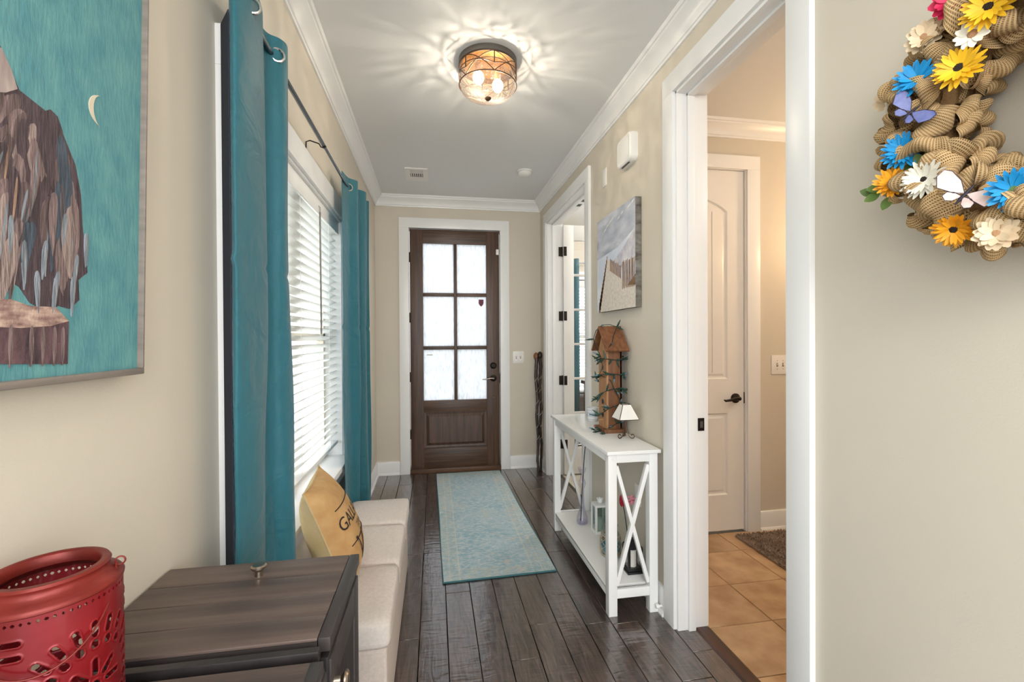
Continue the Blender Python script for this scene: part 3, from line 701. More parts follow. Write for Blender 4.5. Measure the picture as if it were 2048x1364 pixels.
curtain('grommet_curtain', 'teal grommet curtain at the far end of the window near the front door',
        [(-.508, 2.690), (-.504, 2.725), (-.499, 2.770), (-.490, 2.808), (-.468, 2.830), (-.450, 2.855), (-.458, 2.890), (-.490, 2.915), (-.508, 2.940), (-.508, 2.975), (-.490, 3.00), (-.455, 3.025), (-.432, 3.06), (-.44, 3.11), (-.48, 3.14), (-.508, 3.165), (-.505, 3.205), (-.47, 3.23), (-.438, 3.26)], .12, RZ+.055, .015, [(.165, 0), (.39, 0), (.555, 0)], 8)
rod = thing('curtain_rod', 'dark metal curtain rod running above the hall window', 'curtain rod', (RX, 1.10, RZ))
MB().cyl((RX, 1.10, RZ), (RX, 2.23, RZ), .0085, n=14).build('rod_tube', 'steel_rod', rod)
MB().cyl((RX, 2.20, RZ), (RX, 3.40, RZ), .0068, n=14).build('rod_tube', 'steel_rod', rod)
for y in (1.09, 3.41): MB().lathe([(.004, -.02), (.013, -.014), (.016, 0), (.013, .014), (.004, .02)], (RX, y, RZ), 14, 'Y').build('finial', 'bronze', rod)
for y in (1.105, 2.215, 3.38):
    b_ = MB().tube([(XL+.002, y, RZ-.03), (XL+.004, y, RZ+.012), (XL+.02, y, RZ+.018), (RX-.02, y, RZ+.006), (RX-.012, y, RZ-.008), (RX, y, RZ-.012), (RX+.012, y, RZ-.004)], .003, 8).build('bracket', 'bronze', rod)

# ------------------------------------------------------------------ study: window, blind, curtain, french door
w2 = bpy.data.objects.new('window_2', None); COL.objects.link(w2); struct(w2, 'study window seen through the french door')
MB().box(1.60, 1.70, SY-.02, SY, .62, 2.11).build('side_casing', 'trim_white', w2); MB().box(3.0, 3.1, SY-.02, SY, .62, 2.11).build('side_casing', 'trim_white', w2)
MB().box(1.60, 3.1, SY-.02, SY, 2.11, 2.21).build('head_casing', 'trim_white', w2); MB().box(1.58, 3.12, SY-.06, SY+WT, .61, .64).build('window_sill', 'trim_white', w2)
s_ = MB(); s_.box(1.70, 1.75, SY+.08, SY+.12, .64, 2.11).box(2.95, 3.0, SY+.08, SY+.12, .64, 2.11).box(1.75, 2.95, SY+.08, SY+.12, .64, .69).box(1.75, 2.95, SY+.08, SY+.12, 2.06, 2.11).box(1.75, 2.95, SY+.08, SY+.12, 1.36, 1.40)
sa = s_.build('sash', 'beige_frame', w2, smooth=False)
MB().box(1.75, 2.95, SY+.098, SY+.102, .69, 2.06).build('pane', 'glass_clear', sa, smooth=False)
blind('slatted_blind', 'white slat blind seen through the french door glass in the study', 2.35, SY+.045, 1.27, .66, 2.10, (1, 0, 0), (0, -1, 0), 26)
curtain('grommet_curtain', 'teal curtain in the study seen through the french door panes',
        [(1.56, SY-.10), (1.59, SY-.06), (1.62, SY-.10), (1.65, SY-.13), (1.68, SY-.09), (1.71, SY-.06), (1.74, SY-.10), (1.77, SY-.13), (1.80, SY-.10)], .12, 2.36, .08, [(.25, 0), (.75, 0)], 13)
rod2 = thing('curtain_rod', 'thin curtain rod above the study window', 'curtain rod', (1.45, SY-.095, 2.31))
MB().cyl((1.45, SY-.095, 2.31), (3.25, SY-.095, 2.31), .008, n=12).build('rod_tube', 'steel_rod', rod2)
for x in (1.44, 3.26): MB().sphere((x, SY-.095, 2.31), .016).build('finial', 'bronze', rod2)
for x in (1.50, 3.2): MB().tube([(x, SY, 2.29), (x, SY-.05, 2.30), (x, SY-.095, 2.302)], .004, 6).build('bracket', 'bronze', rod2)

fd = thing('french_door', 'white french door with glass panes standing open into the study', 'door', (1.268, 4.385, .012))
fx0, fx1, fy0, fy1, fz0, fz1 = 1.268, 1.860, 4.352, 4.390, .012, 2.485
MB().box(fx0, fx0+.105, fy0, fy1, fz0, fz1).build('stile', 'door_white', fd, bevel=.002)
MB().box(fx1-.105, fx1, fy0, fy1, fz0, fz1).build('stile', 'door_white', fd, bevel=.002)
MB().box(fx0+.105, fx1-.105, fy0, fy1, 2.335, fz1).build('top_rail', 'door_white', fd, bevel=.002)
MB().box(fx0+.105, fx1-.105, fy0, fy1, fz0, .275).build('bottom_rail', 'door_white', fd, bevel=.002)
rows = [.275+i*(2.335-.275)/6 for i in range(7)]
for z in rows[1:-1]: MB().box(fx0+.105, fx1-.105, fy0+.004, fy1-.004, z-.011, z+.011).build('muntin', 'door_white', fd, bevel=.002)
cxm = (fx0+fx1)/2; MB().box(cxm-.011, cxm+.011, fy0+.004, fy1-.004, .275, 2.335).build('muntin', 'door_white', fd, bevel=.002)
for i in range(6):
    for a, b in ((fx0+.105, cxm-.011), (cxm+.011, fx1-.105)): MB().box(a, b, 4.3695, 4.3725, rows[i]+.011, rows[i+1]-.011).build('pane', 'glass_clear', fd, smooth=False)
for z in (.31, .945, 1.585, 2.225):
    h_ = MB().cyl((1.262, 4.382, z-.048), (1.262, 4.382, z+.048), .008, n=10).build('hinge', 'bronze', fd)
    MB().box(1.225, 1.262, 4.378, 4.3805, z-.046, z+.046).build('hinge_leaf', 'bronze', h_, bevel=.0005)
    MB().box(1.2685, 1.300, 4.3495, 4.3515, z-.046, z+.046).build('hinge_leaf', 'bronze', h_, bevel=.0005)
# wooden desk end behind the glass
dk = thing('study_desk', 'brown wooden desk in the study behind the french door glass', 'desk', (2.10, 5.2, 0))
MB().box(1.80, 2.9, 4.95, 5.45, .80, .84).build('desk_top', 'desk_wood', dk, bevel=.004)
for x in (1.83, 2.83): MB().box(x, x+.045, 4.98, 5.42, 0, .80).build('side_panel', 'desk_wood', dk, bevel=.003)
MB().box(1.875, 2.83, 5.38, 5.40, .25, .80).build('back_panel', 'desk_wood', dk)

# ------------------------------------------------------------------ side room: panel door, switch, bath mat
pd = bpy.data.objects.new('door_2', None); COL.objects.link(pd); struct(pd, 'white arched panel door in the tiled side room')
ax0, ax1 = 1.365, 2.150
pz0, pz1 = .012, 2.530
fy = RW+.012
lx, rx = ax0+.125, ax1-.125          # panel edges
def ring_panel(outer, name, parent, depth=.010, steps=((0, 0), (.010, .010), (.022, .010), (.036, .003))):
    """outer: list of (x, z) going round; inset towards the centroid in steps of (inset, depth)"""
    cx = sum(p[0] for p in outer)/len(outer); m = MB(); k = len(outer)
    hw = max(abs(p[0]-cx) for p in outer); zs = [p[1] for p in outer]; cz = (min(zs)+max(zs))/2; hh = (max(zs)-min(zs))/2
    for ins, d in steps:
        for x, z in outer: m.v.append((cx+(x-cx)*(hw-ins)/hw, fy+d, cz+(z-cz)*(hh-ins)/hh))
    for i in range(len(steps)-1):
        for q in range(k): m.f.append((i*k+q, i*k+(q+1) % k, (i+1)*k+(q+1) % k, (i+1)*k+q))
    m.f.append(tuple((len(steps)-1)*k+q for q in range(k)))
    return m.build(name, 'door_white', parent, angle=25)
arch = []
nA = 14
for i in range(nA+1):
    u = i/nA; x = rx+(lx-rx)*u; arch.append((x, 2.245+.095*math.sin(pi*u)**.8))
up_poly = [(lx, 1.075), (rx, 1.075)]+arch
lo_poly = [(lx, .262), (rx, .262), (rx, .835), (lx, .835)]
# slab front built around the panels
MB().box(ax0, lx, fy, fy+.035, pz0, pz1).build('stile', 'door_white', pd); MB().box(rx, ax1, fy, fy+.035, pz0, pz1).build('stile', 'door_white', pd)
MB().box(lx, rx, fy, fy+.035, pz0, .262).build('bottom_rail', 'door_white', pd); MB().box(lx, rx, fy, fy+.035, .835, 1.075).build('lock_rail', 'door_white', pd)
MB().prism(arch[::-1]+[(rx, pz1), (lx, pz1)], lambda a, b, d: (a, d, b), fy, fy+.035).build('top_rail', 'door_white', pd, smooth=False)
a_ = ring_panel(up_poly, 'arched_panel', pd); ring_panel(lo_poly, 'lower_panel', pd)
for i in range(1, 6):
    x = lx+.04+(rx-lx-.08)*i/6
    MB().box(x-.0015, x+.0015, fy+.001, fy+.0045, 1.12, 2.24).build('plank_groove', 'dark_slot' if False else M('groove%d' % i, '#c9c3ba', .5), a_, smooth=False)
# casing of that door
tc_ = bpy.data.objects.new('trim_9', None); COL.objects.link(tc_); struct(tc_, 'white casing around the side room panel door')
MB().box(2.160, 2.258, RW-.02, RW, 0, 2.535).build('side_casing', 'trim_white', tc_, bevel=.002)
MB().box(1.268, 1.360, RW-.02, RW, 0, 2.535).build('side_casing', 'trim_white', tc_, bevel=.002)
MB().box(1.268, 2.258, RW-.02, RW, 2.535, 2.628).build('head_casing', 'trim_white', tc_, bevel=.002)
MB().box(2.1535, 2.166, RW-.005, RW+.10, 0, 2.54).build('jamb', 'trim_white', tc_); MB().box(1.354, 1.3625, RW-.005, RW+.10, 0, 2.54).build('jamb', 'trim_white', tc_)
MB().box(1.36, 2.155, RW-.005, RW+.10, 2.532, 2.54).build('head_jamb', 'trim_white', tc_)
lv = MB().lathe([(.0, -.024), (.016, -.024), (.022, -.012), (.034, -.007), (.034, 0)], (2.083, fy, .938), 20, 'Y').build('lever_handle', 'bronze', pd)
MB().cyl((2.083, fy, .938), (2.083, fy-.052, .938), .012, n=12).build('spindle', 'bronze', lv)
MB().tube([(2.085, fy-.052, .940), (2.045, fy-.055, .944), (2.01, fy-.052, .932), (1.975, fy-.050, .928), (1.965, fy-.049, .934)], [.013, .011, .009, .008, .005], 10).build('lever', 'bronze', lv)
MB().box(2.149, 2.156, fy-.004, fy+.03, .90, .98).build('latch_plate', 'bronze', pd)

def switch_plate(name, label, cx, cz, y, gangs=2, w=.118, h=.125):
    t = thing(name, label, 'light switch', (cx, y, cz))
    MB().box(cx-w/2, cx+w/2, y-.006, y, cz-h/2, cz+h/2).build('cover_plate', 'plastic_white', t, bevel=.003)
    for i in range(gangs):
        x = cx+(i-(gangs-1)/2)*.046
        MB().box(x-.0055, x+.0055, y-.0075, y-.005, cz-.013, cz+.013).build('toggle_slot', 'frame_wood', t)
        MB().bar((x, y-.005, cz), (x, y-.018, cz+.006), .007, .009).build('toggle', 'plastic_white', t, bevel=.001)
        for dz in (-.03, .03): MB().lathe([(.0, -.008), (.003, -.0075), (.0035, -.006)], (x, y, cz+dz), 10, 'Y').build('screw', 'chrome', t)
    return t
switch_plate('light_switch', 'white double light switch on the wall right of the front door', .872, 1.166, YF, 2)
switch_plate('light_switch', 'white double light switch on the warm wall of the tiled room', 2.425, 1.168, RW, 2, .135, .135)

mt = thing('bath_mat', 'shaggy taupe bath mat on the stone tiles', 'mat', (2.5, 2.5, 0))
mm = MB(); rg = fr(21)
mm.box(2.02, 3.2, 2.05, 2.80, .001, .014)
mm.build('mat_backing', 'mat_shag', mt, bevel=.004)
tf = MB()
for i in range(118):
    for j in range(75):
        if (2.02+i*.01) > 2.75 or (2.05+j*.01) < 2.15: continue
        x = 2.02+(i+rg.random())*.01; y = 2.05+(j+rg.random())*.01; n = len(tf.v); a = rg.random()*6.28; l = .006+.006*rg.random(); h = .018+.014*rg.random(); dx = (rg.random()-.5)*.016; dy = (rg.random()-.5)*.016
        ca, sa_ = math.cos(a)*l, math.sin(a)*l
        tf.v += [(x-ca, y-sa_, .012), (x+ca, y+sa_, .012), (x-sa_, y+ca, .012), (x+dx, y+dy, h)]; tf.f += [(n, n+1, n+3), (n+1, n+2, n+3), (n+2, n, n+3)]
o = tf.build('pile', 'mat_shag', mt, smooth=False, fix=False); o['kind'] = 'stuff'

# ------------------------------------------------------------------ runner rug
rc = Vector(((.014+.652+.042+.695)/4, 3.60, 0)); rug = thing('runner_rug', 'faded blue patterned runner rug leading to the front door', 'rug', tuple(rc))
# corners as found on the floor (slightly skewed)
cs = [Vector((.042, 2.555, 0)), Vector((.695, 2.575, 0)), Vector((.655, 4.625, 0)), Vector((.014, 4.625, 0))]
rg = fr(4)
def rugf(u, v):
    p = cs[0]*(1-u)*(1-v)+cs[1]*u*(1-v)+cs[2]*u*v+cs[3]*(1-u)*v; return Vector((p.x, p.y, .009+.0012*math.sin(u*7+v*9)))
MB().grid(rugf, 20, 50).build('rug_field', 'rug_blue', rug, fix=False)
eb = [rugf(u/20, 0) for u in range(21)]+[rugf(1, v/40) for v in range(1, 41)]+[rugf(1-u/20, 1) for u in range(1, 21)]+[rugf(0, 1-v/40) for v in range(1, 40)]
MB().tube([(p.x, p.y, .0052) for p in eb], .0050, 8, closed=True).build('bound_edge', 'rug_edge', rug)

# ------------------------------------------------------------------ storage bench
bx0, bx1, by0, by1, bz = -.482, -.152, 1.562, 2.792, .42
bn = thing('storage_bench', 'long cream upholstered storage bench under the window', 'bench', ((bx0+bx1)/2, (by0+by1)/2, 0))
MB().box(bx0, bx1-.012, by0+.012, by1-.012, .012, bz-.095).build('body', 'bench_side', bn, bevel=.012, seg=3)
for x in (bx0+.03, bx1-.05):
    for y in (by0+.05, by1-.05): MB().cyl((x, y, 0), (x, y, .015), .018, n=12).build('foot', 'black_paint', bn)
segs = [by0, 1.985, 2.405, by1]
for i, (a, b) in enumerate(zip(segs[:-1], segs[1:])):
    def cush(u, v, a=a, b=b):
        # superellipse-like rounded block
        return None
    bm = bmesh.new(); bmesh.ops.create_cube(bm, size=1.0)
    bmesh.ops.scale(bm, vec=(bx1-bx0, b-a-.001, .095), verts=bm.verts)
    bmesh.ops.subdivide_edges(bm, edges=list(bm.edges), cuts=9, use_grid_fill=True)
    L_, W_, H_ = (bx1-bx0)/2, (b-a)/2, .0475; rr = .022
    for v in bm.verts:
        p = v.co; q = Vector((max(-L_+rr, min(L_-rr, p.x)), max(-W_+rr, min(W_-rr, p.y)), max(-H_+rr, min(H_-rr, p.z))))
        d = p-q
        if d.length > 1e-6: v.co = q+d.normalized()*min(rr, max(abs(d.x), abs(d.y), abs(d.z)))
        if p.z > 0: v.co.z += .006*(1-(p.x/L_)**2)*(1-(p.y/W_)**2)
    me = bpy.data.meshes.new('cushion'); bm.to_mesh(me); bm.free()
    for p in me.polygons: p.use_smooth = True
    me.materials.append(MATS['bench_fabric'])
    link('cushion', me, bn, ((bx0+bx1)/2, (a+b)/2, bz-.0475))
    if i: MB().tube([(bx0+.02, a, bz-.003), ((bx0+bx1)/2, a, bz-.0015), (bx1-.02, a, bz-.006), (bx1-.001, a, bz-.03), (bx1+.0005, a, bz-.09)], .002, 6).build('seam', 'bench_side', bn)

# ------------------------------------------------------------------ pillow
C0 = Vector((-.402, 1.885, .632)); U = Vector((-.10, .99, 0)).normalized(); Wv = Vector((-.150, -.02, .40)).normalized(); Nn = U.cross(Wv); Nn.normalize()
if Nn.x < 0: Nn = -Nn
pl = thing('throw_pillow', 'tan burlap throw pillow with dark lettering leaning on the bench', 'pillow', (C0.x, C0.y, .43))
HU, HW, TH = .190, .208, .092
def pil(a, b, side):
    """a, b in -1..1"""
    e = 1-.07*(1-b*b)*abs(a)**1.5; g = 1-.07*(1-a*a)*abs(b)**1.5
    t = TH*((1-abs(a)**2.4)*(1-abs(b)**2.4))**.55
    t *= 1-.10*b
    return C0+U*(a*HU*e)+Wv*(b*HW*g)+Nn*(side*t)
for side, mt_, nm in ((1, 'burlap_pillow', 'front_cover'), (-1, 'burlap_back', 'back_cover')):
    MB().grid(lambda u, v: pil(2*u-1, 2*v-1, side), 30, 30).build(nm, mt_, pl, angle=80)
ed = [pil(-1+2*i/24, -1, 0) for i in range(24)]+[pil(1, -1+2*i/24, 0) for i in range(24)]+[pil(1-2*i/24, 1, 0) for i in range(24)]+[pil(-1, 1-2*i/24, 0) for i in range(24)]
MB().tube(ed, .0032, 6, closed=True).build('seam', 'burlap_back', pl)
def text_mesh(s, size):
    cu = bpy.data.curves.new('txt', 'FONT'); cu.body = s; cu.size = size; cu.align_x = 'CENTER'; cu.resolution_u = 3
    ob = bpy.data.objects.new('txt', cu); COL.objects.link(ob); bpy.context.view_layer.update()
    me = bpy.data.meshes.new_from_object(ob.evaluated_get(bpy.context.evaluated_depsgraph_get()))
    bpy.data.objects.remove(ob); bpy.data.curves.remove(cu); return me
def pillow_print(name, s, size, a0, b0, parent, sx=1.0):
    me = text_mesh(s, size); bm = bmesh.new(); bm.from_mesh(me); bmesh.ops.triangulate(bm, faces=bm.faces)
    bmesh.ops.subdivide_edges(bm, edges=[e for e in bm.edges if e.calc_length() > .012], cuts=2)
    base = Vector(ROOTLOC[pl.name])
    for v in bm.verts:
        a = a0+v.co.x*sx/HU; b = b0+v.co.y/HW
        v.co = pil(max(-.98, min(.98, a)), max(-.98, min(.98, b)), 1)+Nn*.0022-base
    bm.to_mesh(me); bm.free(); me.materials.append(MATS['ink']); o = bpy.data.objects.new(name, me); COL.objects.link(o); o.parent = parent; return o
fc = [c for c in pl.children if c.name.startswith('front_cover')][0]
pillow_print('lettering', 'GALLATIN', .072, .02, .02, fc, .95)
pillow_print('lettering', 'TENN', .034, .02, -.18, fc)
pillow_print('lettering', 'V', .17, -.25, -.80, fc)
pass
for b in (.42, -.30):
    MB().tube([pil(-.72+1.44*i/24, b, 1)+Nn*.001 for i in range(25)], .0022, 5).build('printed_line', 'ink', fc)

# ------------------------------------------------------------------ dark cabinet
kx0, kx1, ky0, ky1, kz = -.570, -.175, .36, 1.10, .87
kb = thing('storage_cabinet', 'dark brown wooden cabinet with boarded lids and metal knobs', 'cabinet', ((kx0+kx1)/2, (ky0+ky1)/2, 0))
MB().box(kx0, kx1-.018, ky0, ky1-.012, .05, kz-.022).build('body', 'cab_side', kb, bevel=.002)
MB().box(kx0, kx0+.4, ky0+.01, ky1-.03, 0, .05).build('plinth', 'cab_frame', kb)
MB().box(kx1-.020, kx1, .800, ky1, kz-.024, kz).build('side_rail', 'cab_frame', kb, bevel=.002)
MB().box(kx1-.020, kx1, ky0, .755, kz-.030, kz-.008).build('side_rail', 'cab_frame', kb, bevel=.002)
MB().box(kx0, kx1-.012, .771, .786, kz-.024, kz-.004).build('cross_rail', 'cab_side', kb, bevel=.002)
ld = MB().box(kx0, kx1-.021, .800, ky1, kz-.021, kz-.006).build('lid', 'cab_frame', kb)
bys = [.800, .870, .944, 1.019, ky1]
for a, b in zip(bys[:-1], bys[1:]):
    me = MB().box(-.1870, .1870, -(b-a)/2+.0008, (b-a)/2-.0008, -.006, 0).mesh('board', 'cab_board', bevel=.0022, seg=2); link('board', me, ld, ((kx0+kx1-.021)/2, (a+b)/2, kz))
def knob(parent, c, d, r=.0155, h=.024):
    c = Vector(c); d = Vector(d); ax = 'Z' if abs(d.z) > .5 else 'X'
    return MB().lathe([(.008, 0), (.0075, h*.45), (r*.8, h*.62), (r, h*.75), (r, h*.88), (r*.8, h), (.0, h+.001)], c, 20, ax).build('knob', 'nickel', parent)
knob(ld, (-.369, 1.035, kz), (0, 0, 1))
ld2 = MB().box(kx0, kx1-.012, ky0, .757, kz-.030, kz-.015).build('lid', 'cab_frame', kb)
for a, b in ((ky0, .46), (.46, .56), (.56, .66), (.66, .757)):
    me = MB().box(-.1915, .1915, -(b-a)/2+.0008, (b-a)/2-.0008, -.006, 0).mesh('board', 'cab_board', bevel=.0022, seg=2); link('board', me, ld2, ((kx0+kx1-.012)/2, (a+b)/2, kz-.009))
for a, b, ky in ((.800, 1.085, .828), (ky0+.01, .780, .74)):
    d_ = MB().box(kx1-.018, kx1-.004, a, b, .07, kz-.034).build('door', 'cab_side', kb, bevel=.002)
    for q in ((a+.004, a+.055, .075, kz-.04), (b-.055, b-.004, .075, kz-.04)): MB().box(kx1-.005, kx1, q[0], q[1], q[2], q[3]).build('door_stile', 'cab_frame', d_, bevel=.0015)
    for z_ in ((.075, .14), (kz-.105, kz-.04)): MB().box(kx1-.005, kx1, a+.055, b-.055, z_[0], z_[1]).build('door_rail', 'cab_frame', d_, bevel=.0015)
    knob(d_, (kx1, ky, .775), (1, 0, 0))

# ------------------------------------------------------------------ pierced red lantern
LC = Vector((-.481, .663)); LR = .071; Lz0 = kz-.009
lan = thing('lantern', 'red pierced metal lantern with a wire bail handle on the cabinet', 'lantern', (LC.x, LC.y, Lz0))
body_h = .200
holes = []      # (u metres along circumference, z, half length, half width, angle)
CIR = 2*pi*LR
def motif(u0, z0):
    holes.append((u0, z0, .0050, .0050, 0))
    for i in range(8): a = 2*pi*i/8+pi/2; holes.append((u0+.022*math.cos(a), z0+.022*math.sin(a), .0105, .0030, a))
    for i in range(20): a = 2*pi*i/20+pi/2; holes.append((u0+.0505*math.cos(a), z0+.0505*math.sin(a), .0050, .0038, a))
    for i in range(24): a = 2*pi*i/24+pi/2; holes.append((u0+.0690*math.cos(a), z0+.0690*math.sin(a), .0100, .0033, a))
for i in range(3): motif(CIR*((i/3+.942) % 1.0), .084)
for i in range(3):
    u0 = CIR*((i/3+.942+1/6) % 1.0)
    for z in (.152, .168): holes.append((u0, z, .0095, .0030, 0))
nd = 64
for i in range(nd): holes.append((CIR*i/nd, body_h-.011, .0018, .0018, 0))
NU, NV = 560, 190
cell_u = CIR/NU; cell_v = (body_h-.01)/NV
import numpy as np
ug = (np.arange(NU+1))*cell_u; vg = .005+np.arange(NV+1)*cell_v
SD = np.full((NV+1, NU+1), 1.0); SB = SD.copy()
for (hu, hz, hl, hwid, an) in holes:
    ca, sa_ = math.cos(an), math.sin(an)
    for off in (-CIR, 0, CIR):
        if hu+off < -.03 or hu+off > CIR+.03: continue
        i0 = max(0, int((hu+off-.02)/cell_u)); i1 = min(NU, int((hu+off+.02)/cell_u)+1); j0 = max(0, int((hz-.02-.005)/cell_v)); j1 = min(NV, int((hz+.02-.005)/cell_v)+1)
        if i1 <= i0 or j1 <= j0: continue
        du = ug[i0:i1+1][None, :]-(hu+off); dv = vg[j0:j1+1][:, None]-hz
        p = du*ca+dv*sa_; q = -du*sa_+dv*ca; k = max(0, hl-hwid)
        d = np.sqrt(np.maximum(np.abs(p)-k, 0)**2+q**2)-hwid
        SD[j0:j1+1, i0:i1+1] = np.minimum(SD[j0:j1+1, i0:i1+1], d)
        if hwid > .0025: SB[j0:j1+1, i0:i1+1] = np.minimum(SB[j0:j1+1, i0:i1+1], d)
lm = MB()
em = .0009*np.exp(-((SB-.0012)/.0008)**2)     # raised rim around every hole
idx = {}
# snap vertices near the rim onto it
for j in range(NV+1):
    for i in range(NU):
        r = LR+float(em[j, i]); a = 2*pi*i/NU
        lm.v.append((LC.x+r*math.cos(a), LC.y+r*math.sin(a), Lz0+float(vg[j])))
for j in range(NV):
    for i in range(NU):
        i2 = (i+1) % NU
        s4 = (SD[j, i]+SD[j, i+1]+SD[j+1, i]+SD[j+1, i+1])/4
        if s4 > 0: lm.f.append((j*NU+i, j*NU+i2, (j+1)*NU+i2, (j+1)*NU+i))
used = sorted({k for f in lm.f for k in f}); mp_ = {k: n for n, k in enumerate(used)}
lm.v = [lm.v[k] for k in used]; lm.f = [tuple(mp_[k] for k in f) for f in lm.f]
lm.build('pierced_body', 'red_lantern', lan, solid=.0016, fix=False, angle=60)
MB().lathe([(.0, 0), (LR+.003, 0), (LR+.003, .006), (LR-.002, .008)], (LC.x, LC.y, Lz0), 64).build('base_ring', 'red_rim', lan)
zs = Lz0+body_h-.004
MB().lathe([(LR-.003, 0), (LR+.0012, 0), (LR+.0016, .003), (LR-.001, .0065), (LR-.006, .010), (LR-.0105, .0135), (LR-.0130, .018), (LR-.0125, .021), (LR-.0115, .0235), (LR-.0135, .0265), (LR-.020, .027), (LR-.0225, .0245), (LR-.0225, .012), (LR-.010, .002), (LR-.003, 0)], (LC.x, LC.y, zs), 80, caps=False).build('collar', 'red_rim', lan, angle=50)
# bail handle hanging over the front, with eyelets
ea = R(25)
e1 = Vector((LC.x+(LR-.007)*math.cos(ea), LC.y+(LR-.007)*math.sin(ea), zs+.016)); e2 = Vector((LC.x-(LR-.007)*math.cos(ea), LC.y-(LR-.007)*math.sin(ea), zs+.016))
pts = []
mid_ = (e1+e2)/2; ax = (e1-e2)/2; perp = Vector((ax.y, -ax.x, 0)).normalized()
for i in range(41):
    a = pi*i/40; k = math.sin(a)
    pts.append(mid_+ax*(math.cos(a)*(1+.12*k))+perp*(k*.079)+Vector((0, 0, -.082*k)))
MB().tube(pts, .0013, 8).build('bail_handle', 'red_rim', lan)
for e in (e1, e2):
    dv_ = (e-Vector((LC.x, LC.y, e.z))).normalized(); tv = Vector((-dv_.y, dv_.x, 0)); c_ = e+dv_*.004
    MB().tube([c_+dv_*(0.0055*math.cos(2*pi*k/16))+Vector((0, 0, .0055*math.sin(2*pi*k/16))) for k in range(16)], .0011, 6, closed=True).build('eyelet', 'red_rim', lan)

# ------------------------------------------------------------------ painting of a bird
PX = XL+.036
pt_ = thing('framed_painting', 'large framed painting of a feathered bird on a stump under a crescent moon', 'painting', (PX, .55, 1.31))
b_r, t_r = wp(281, 736, 0, PX), wp(291, 0, 0, PX)
lean = (t_r.y-b_r.y)/(t_r.z-b_r.z)
Y1, Z0p = b_r.y, b_r.z; Y0, Z1p = Y1-.80, Z0p+1.05
def pc(y, z, d=0): return Vector((PX+d, y+lean*(z-Z0p), z-.0*(y-Y1)))
MB().prism([(Y0, Z0p), (Y1, Z0p), (Y1, Z1p), (Y0, Z1p)], lambda a, b, d: pc(a, b, d), -.030, -.006).build('canvas', 'teal_canvas', pt_, smooth=False)
def fbar(a0, a1, b0, b1): return MB().prism([(a0, b0), (a1, b0), (a1, b1), (a0, b1)], lambda a, b, d: pc(a, b, d), -.034, .004)
fw = .011
fbar(Y0-fw, Y1+fw*.45, Z0p-fw, Z0p).build('frame_bar', 'frame_wood', pt_, bevel=.0015); fbar(Y0-fw, Y1+fw*.45, Z1p, Z1p+fw).build('frame_bar', 'frame_wood', pt_, bevel=.0015)
fbar(Y1, Y1+fw*.45, Z0p, Z1p).build('frame_bar', 'frame_wood', pt_, bevel=.0015); fbar(Y0-fw, Y0, Z0p, Z1p).build('frame_bar', 'frame_wood', pt_, bevel=.0015)
def ppx(x, y): q = wp(x, y, 0, PX-.005); return (q.y-lean*(q.z-Z0p), q.z)
AXIS = ppx(-95, 400)[0]
canv = [c for c in pt_.children if c.name.startswith('canvas')][0]
def paint(poly, name, mat, d, mirror=True):
    for mir in ((0, 1) if mirror else (0,)):
        q = [(2*AXIS-a, b) for a, b in poly][::-1] if mir else poly
        MB().prism(q, lambda a, b, e: pc(a, b, e), -.0062, d).build(name, mat, canv, smooth=False)
bodyp = [ppx(*q) for q in [(-95, 60), (-30, 60), (2, 92), (40, 180), (105, 232), (128, 270), (152, 330), (163, 390), (166, 450), (176, 545), (158, 560), (160, 600), (140, 618), (118, 612), (90, 622), (60, 605), (40, 575), (20, 560), (-20, 520), (-95, 500)]]
paint(bodyp, 'painted_body', 'feather0', -.0056)
hz_ = ppx(0, 20)[1]+.10
head = [(AXIS+.075*math.cos(t), hz_+.11*math.sin(t)) for t in [2*pi*i/20 for i in range(20)]]
paint(head, 'painted_head', 'feather5', -.0053, False)
paint([(AXIS-.012, hz_-.02), (AXIS+.012, hz_-.02), (AXIS+.003, hz_-.075), (AXIS-.003, hz_-.075)][::-1], 'painted_beak', 'orange_yellow', -.0048, False)
def stroke(x, y, L, W, ang, bend=0.0, sharp=.35):
    c = ppx(x, y); k = .00092*1.0; out = []
    for i in range(14):
        a = 2*pi*i/14; u = math.cos(a); v = math.sin(a)*(1-sharp*u); p = u*L*k/2; q = v*W*k/2+bend*k*L*(u*u-.5)*.3
        out.append((c[0]+q*math.cos(ang)+p*math.sin(ang), c[1]+q*math.sin(ang)-p*math.cos(ang)))
    return out
rg = fr(77); dep = [-.0054]
def put(x, y, L, W, ang, g, bend=0.0, sharp=.35):
    dep[0] += .0000085; paint(stroke(x, y, L, W, ang, bend, sharp), 'feather', 'feather%d' % g, dep[0])
# small breast and shoulder feathers, then long wing and tail feathers with pale edges
for k in range(46):
    y = rg.uniform(180, 360); xr = 15+(y-180)*.62; x = rg.uniform(-88, max(-40, xr-8))
    put(x, y, rg.uniform(45, 75), rg.uniform(12, 20), rg.uniform(-.35, .2), rg.choice([0, 1, 1, 2, 2, 1, 3, 0]), rg.uniform(-.3, .3), .6)
put(112, 318, 150, 50, .22, 0, .2); put(130, 375, 120, 34, .10, 1, .2)
for k in range(52):
    y = rg.uniform(350, 560); x = rg.uniform(-88, 158 if y < 500 else 150-(y-500)*.2); L = rg.uniform(85, 140); W = rg.uniform(13, 22); an = -.24+.0017*(x+20)+rg.uniform(-.09, .09)
    if y+L/2 > 616: y = 616-L/2
    put(x, y, L, W, an, rg.choice([0, 0, 1, 1, 2, 2, 6, 3]), rg.uniform(-.25, .25), .7)
    if k % 2: put(x+W*.25, y+4, L*.8, W*.22, an, rg.choice([2, 3, 3, 4, 4, 7]), rg.uniform(-.1, .1), .7)
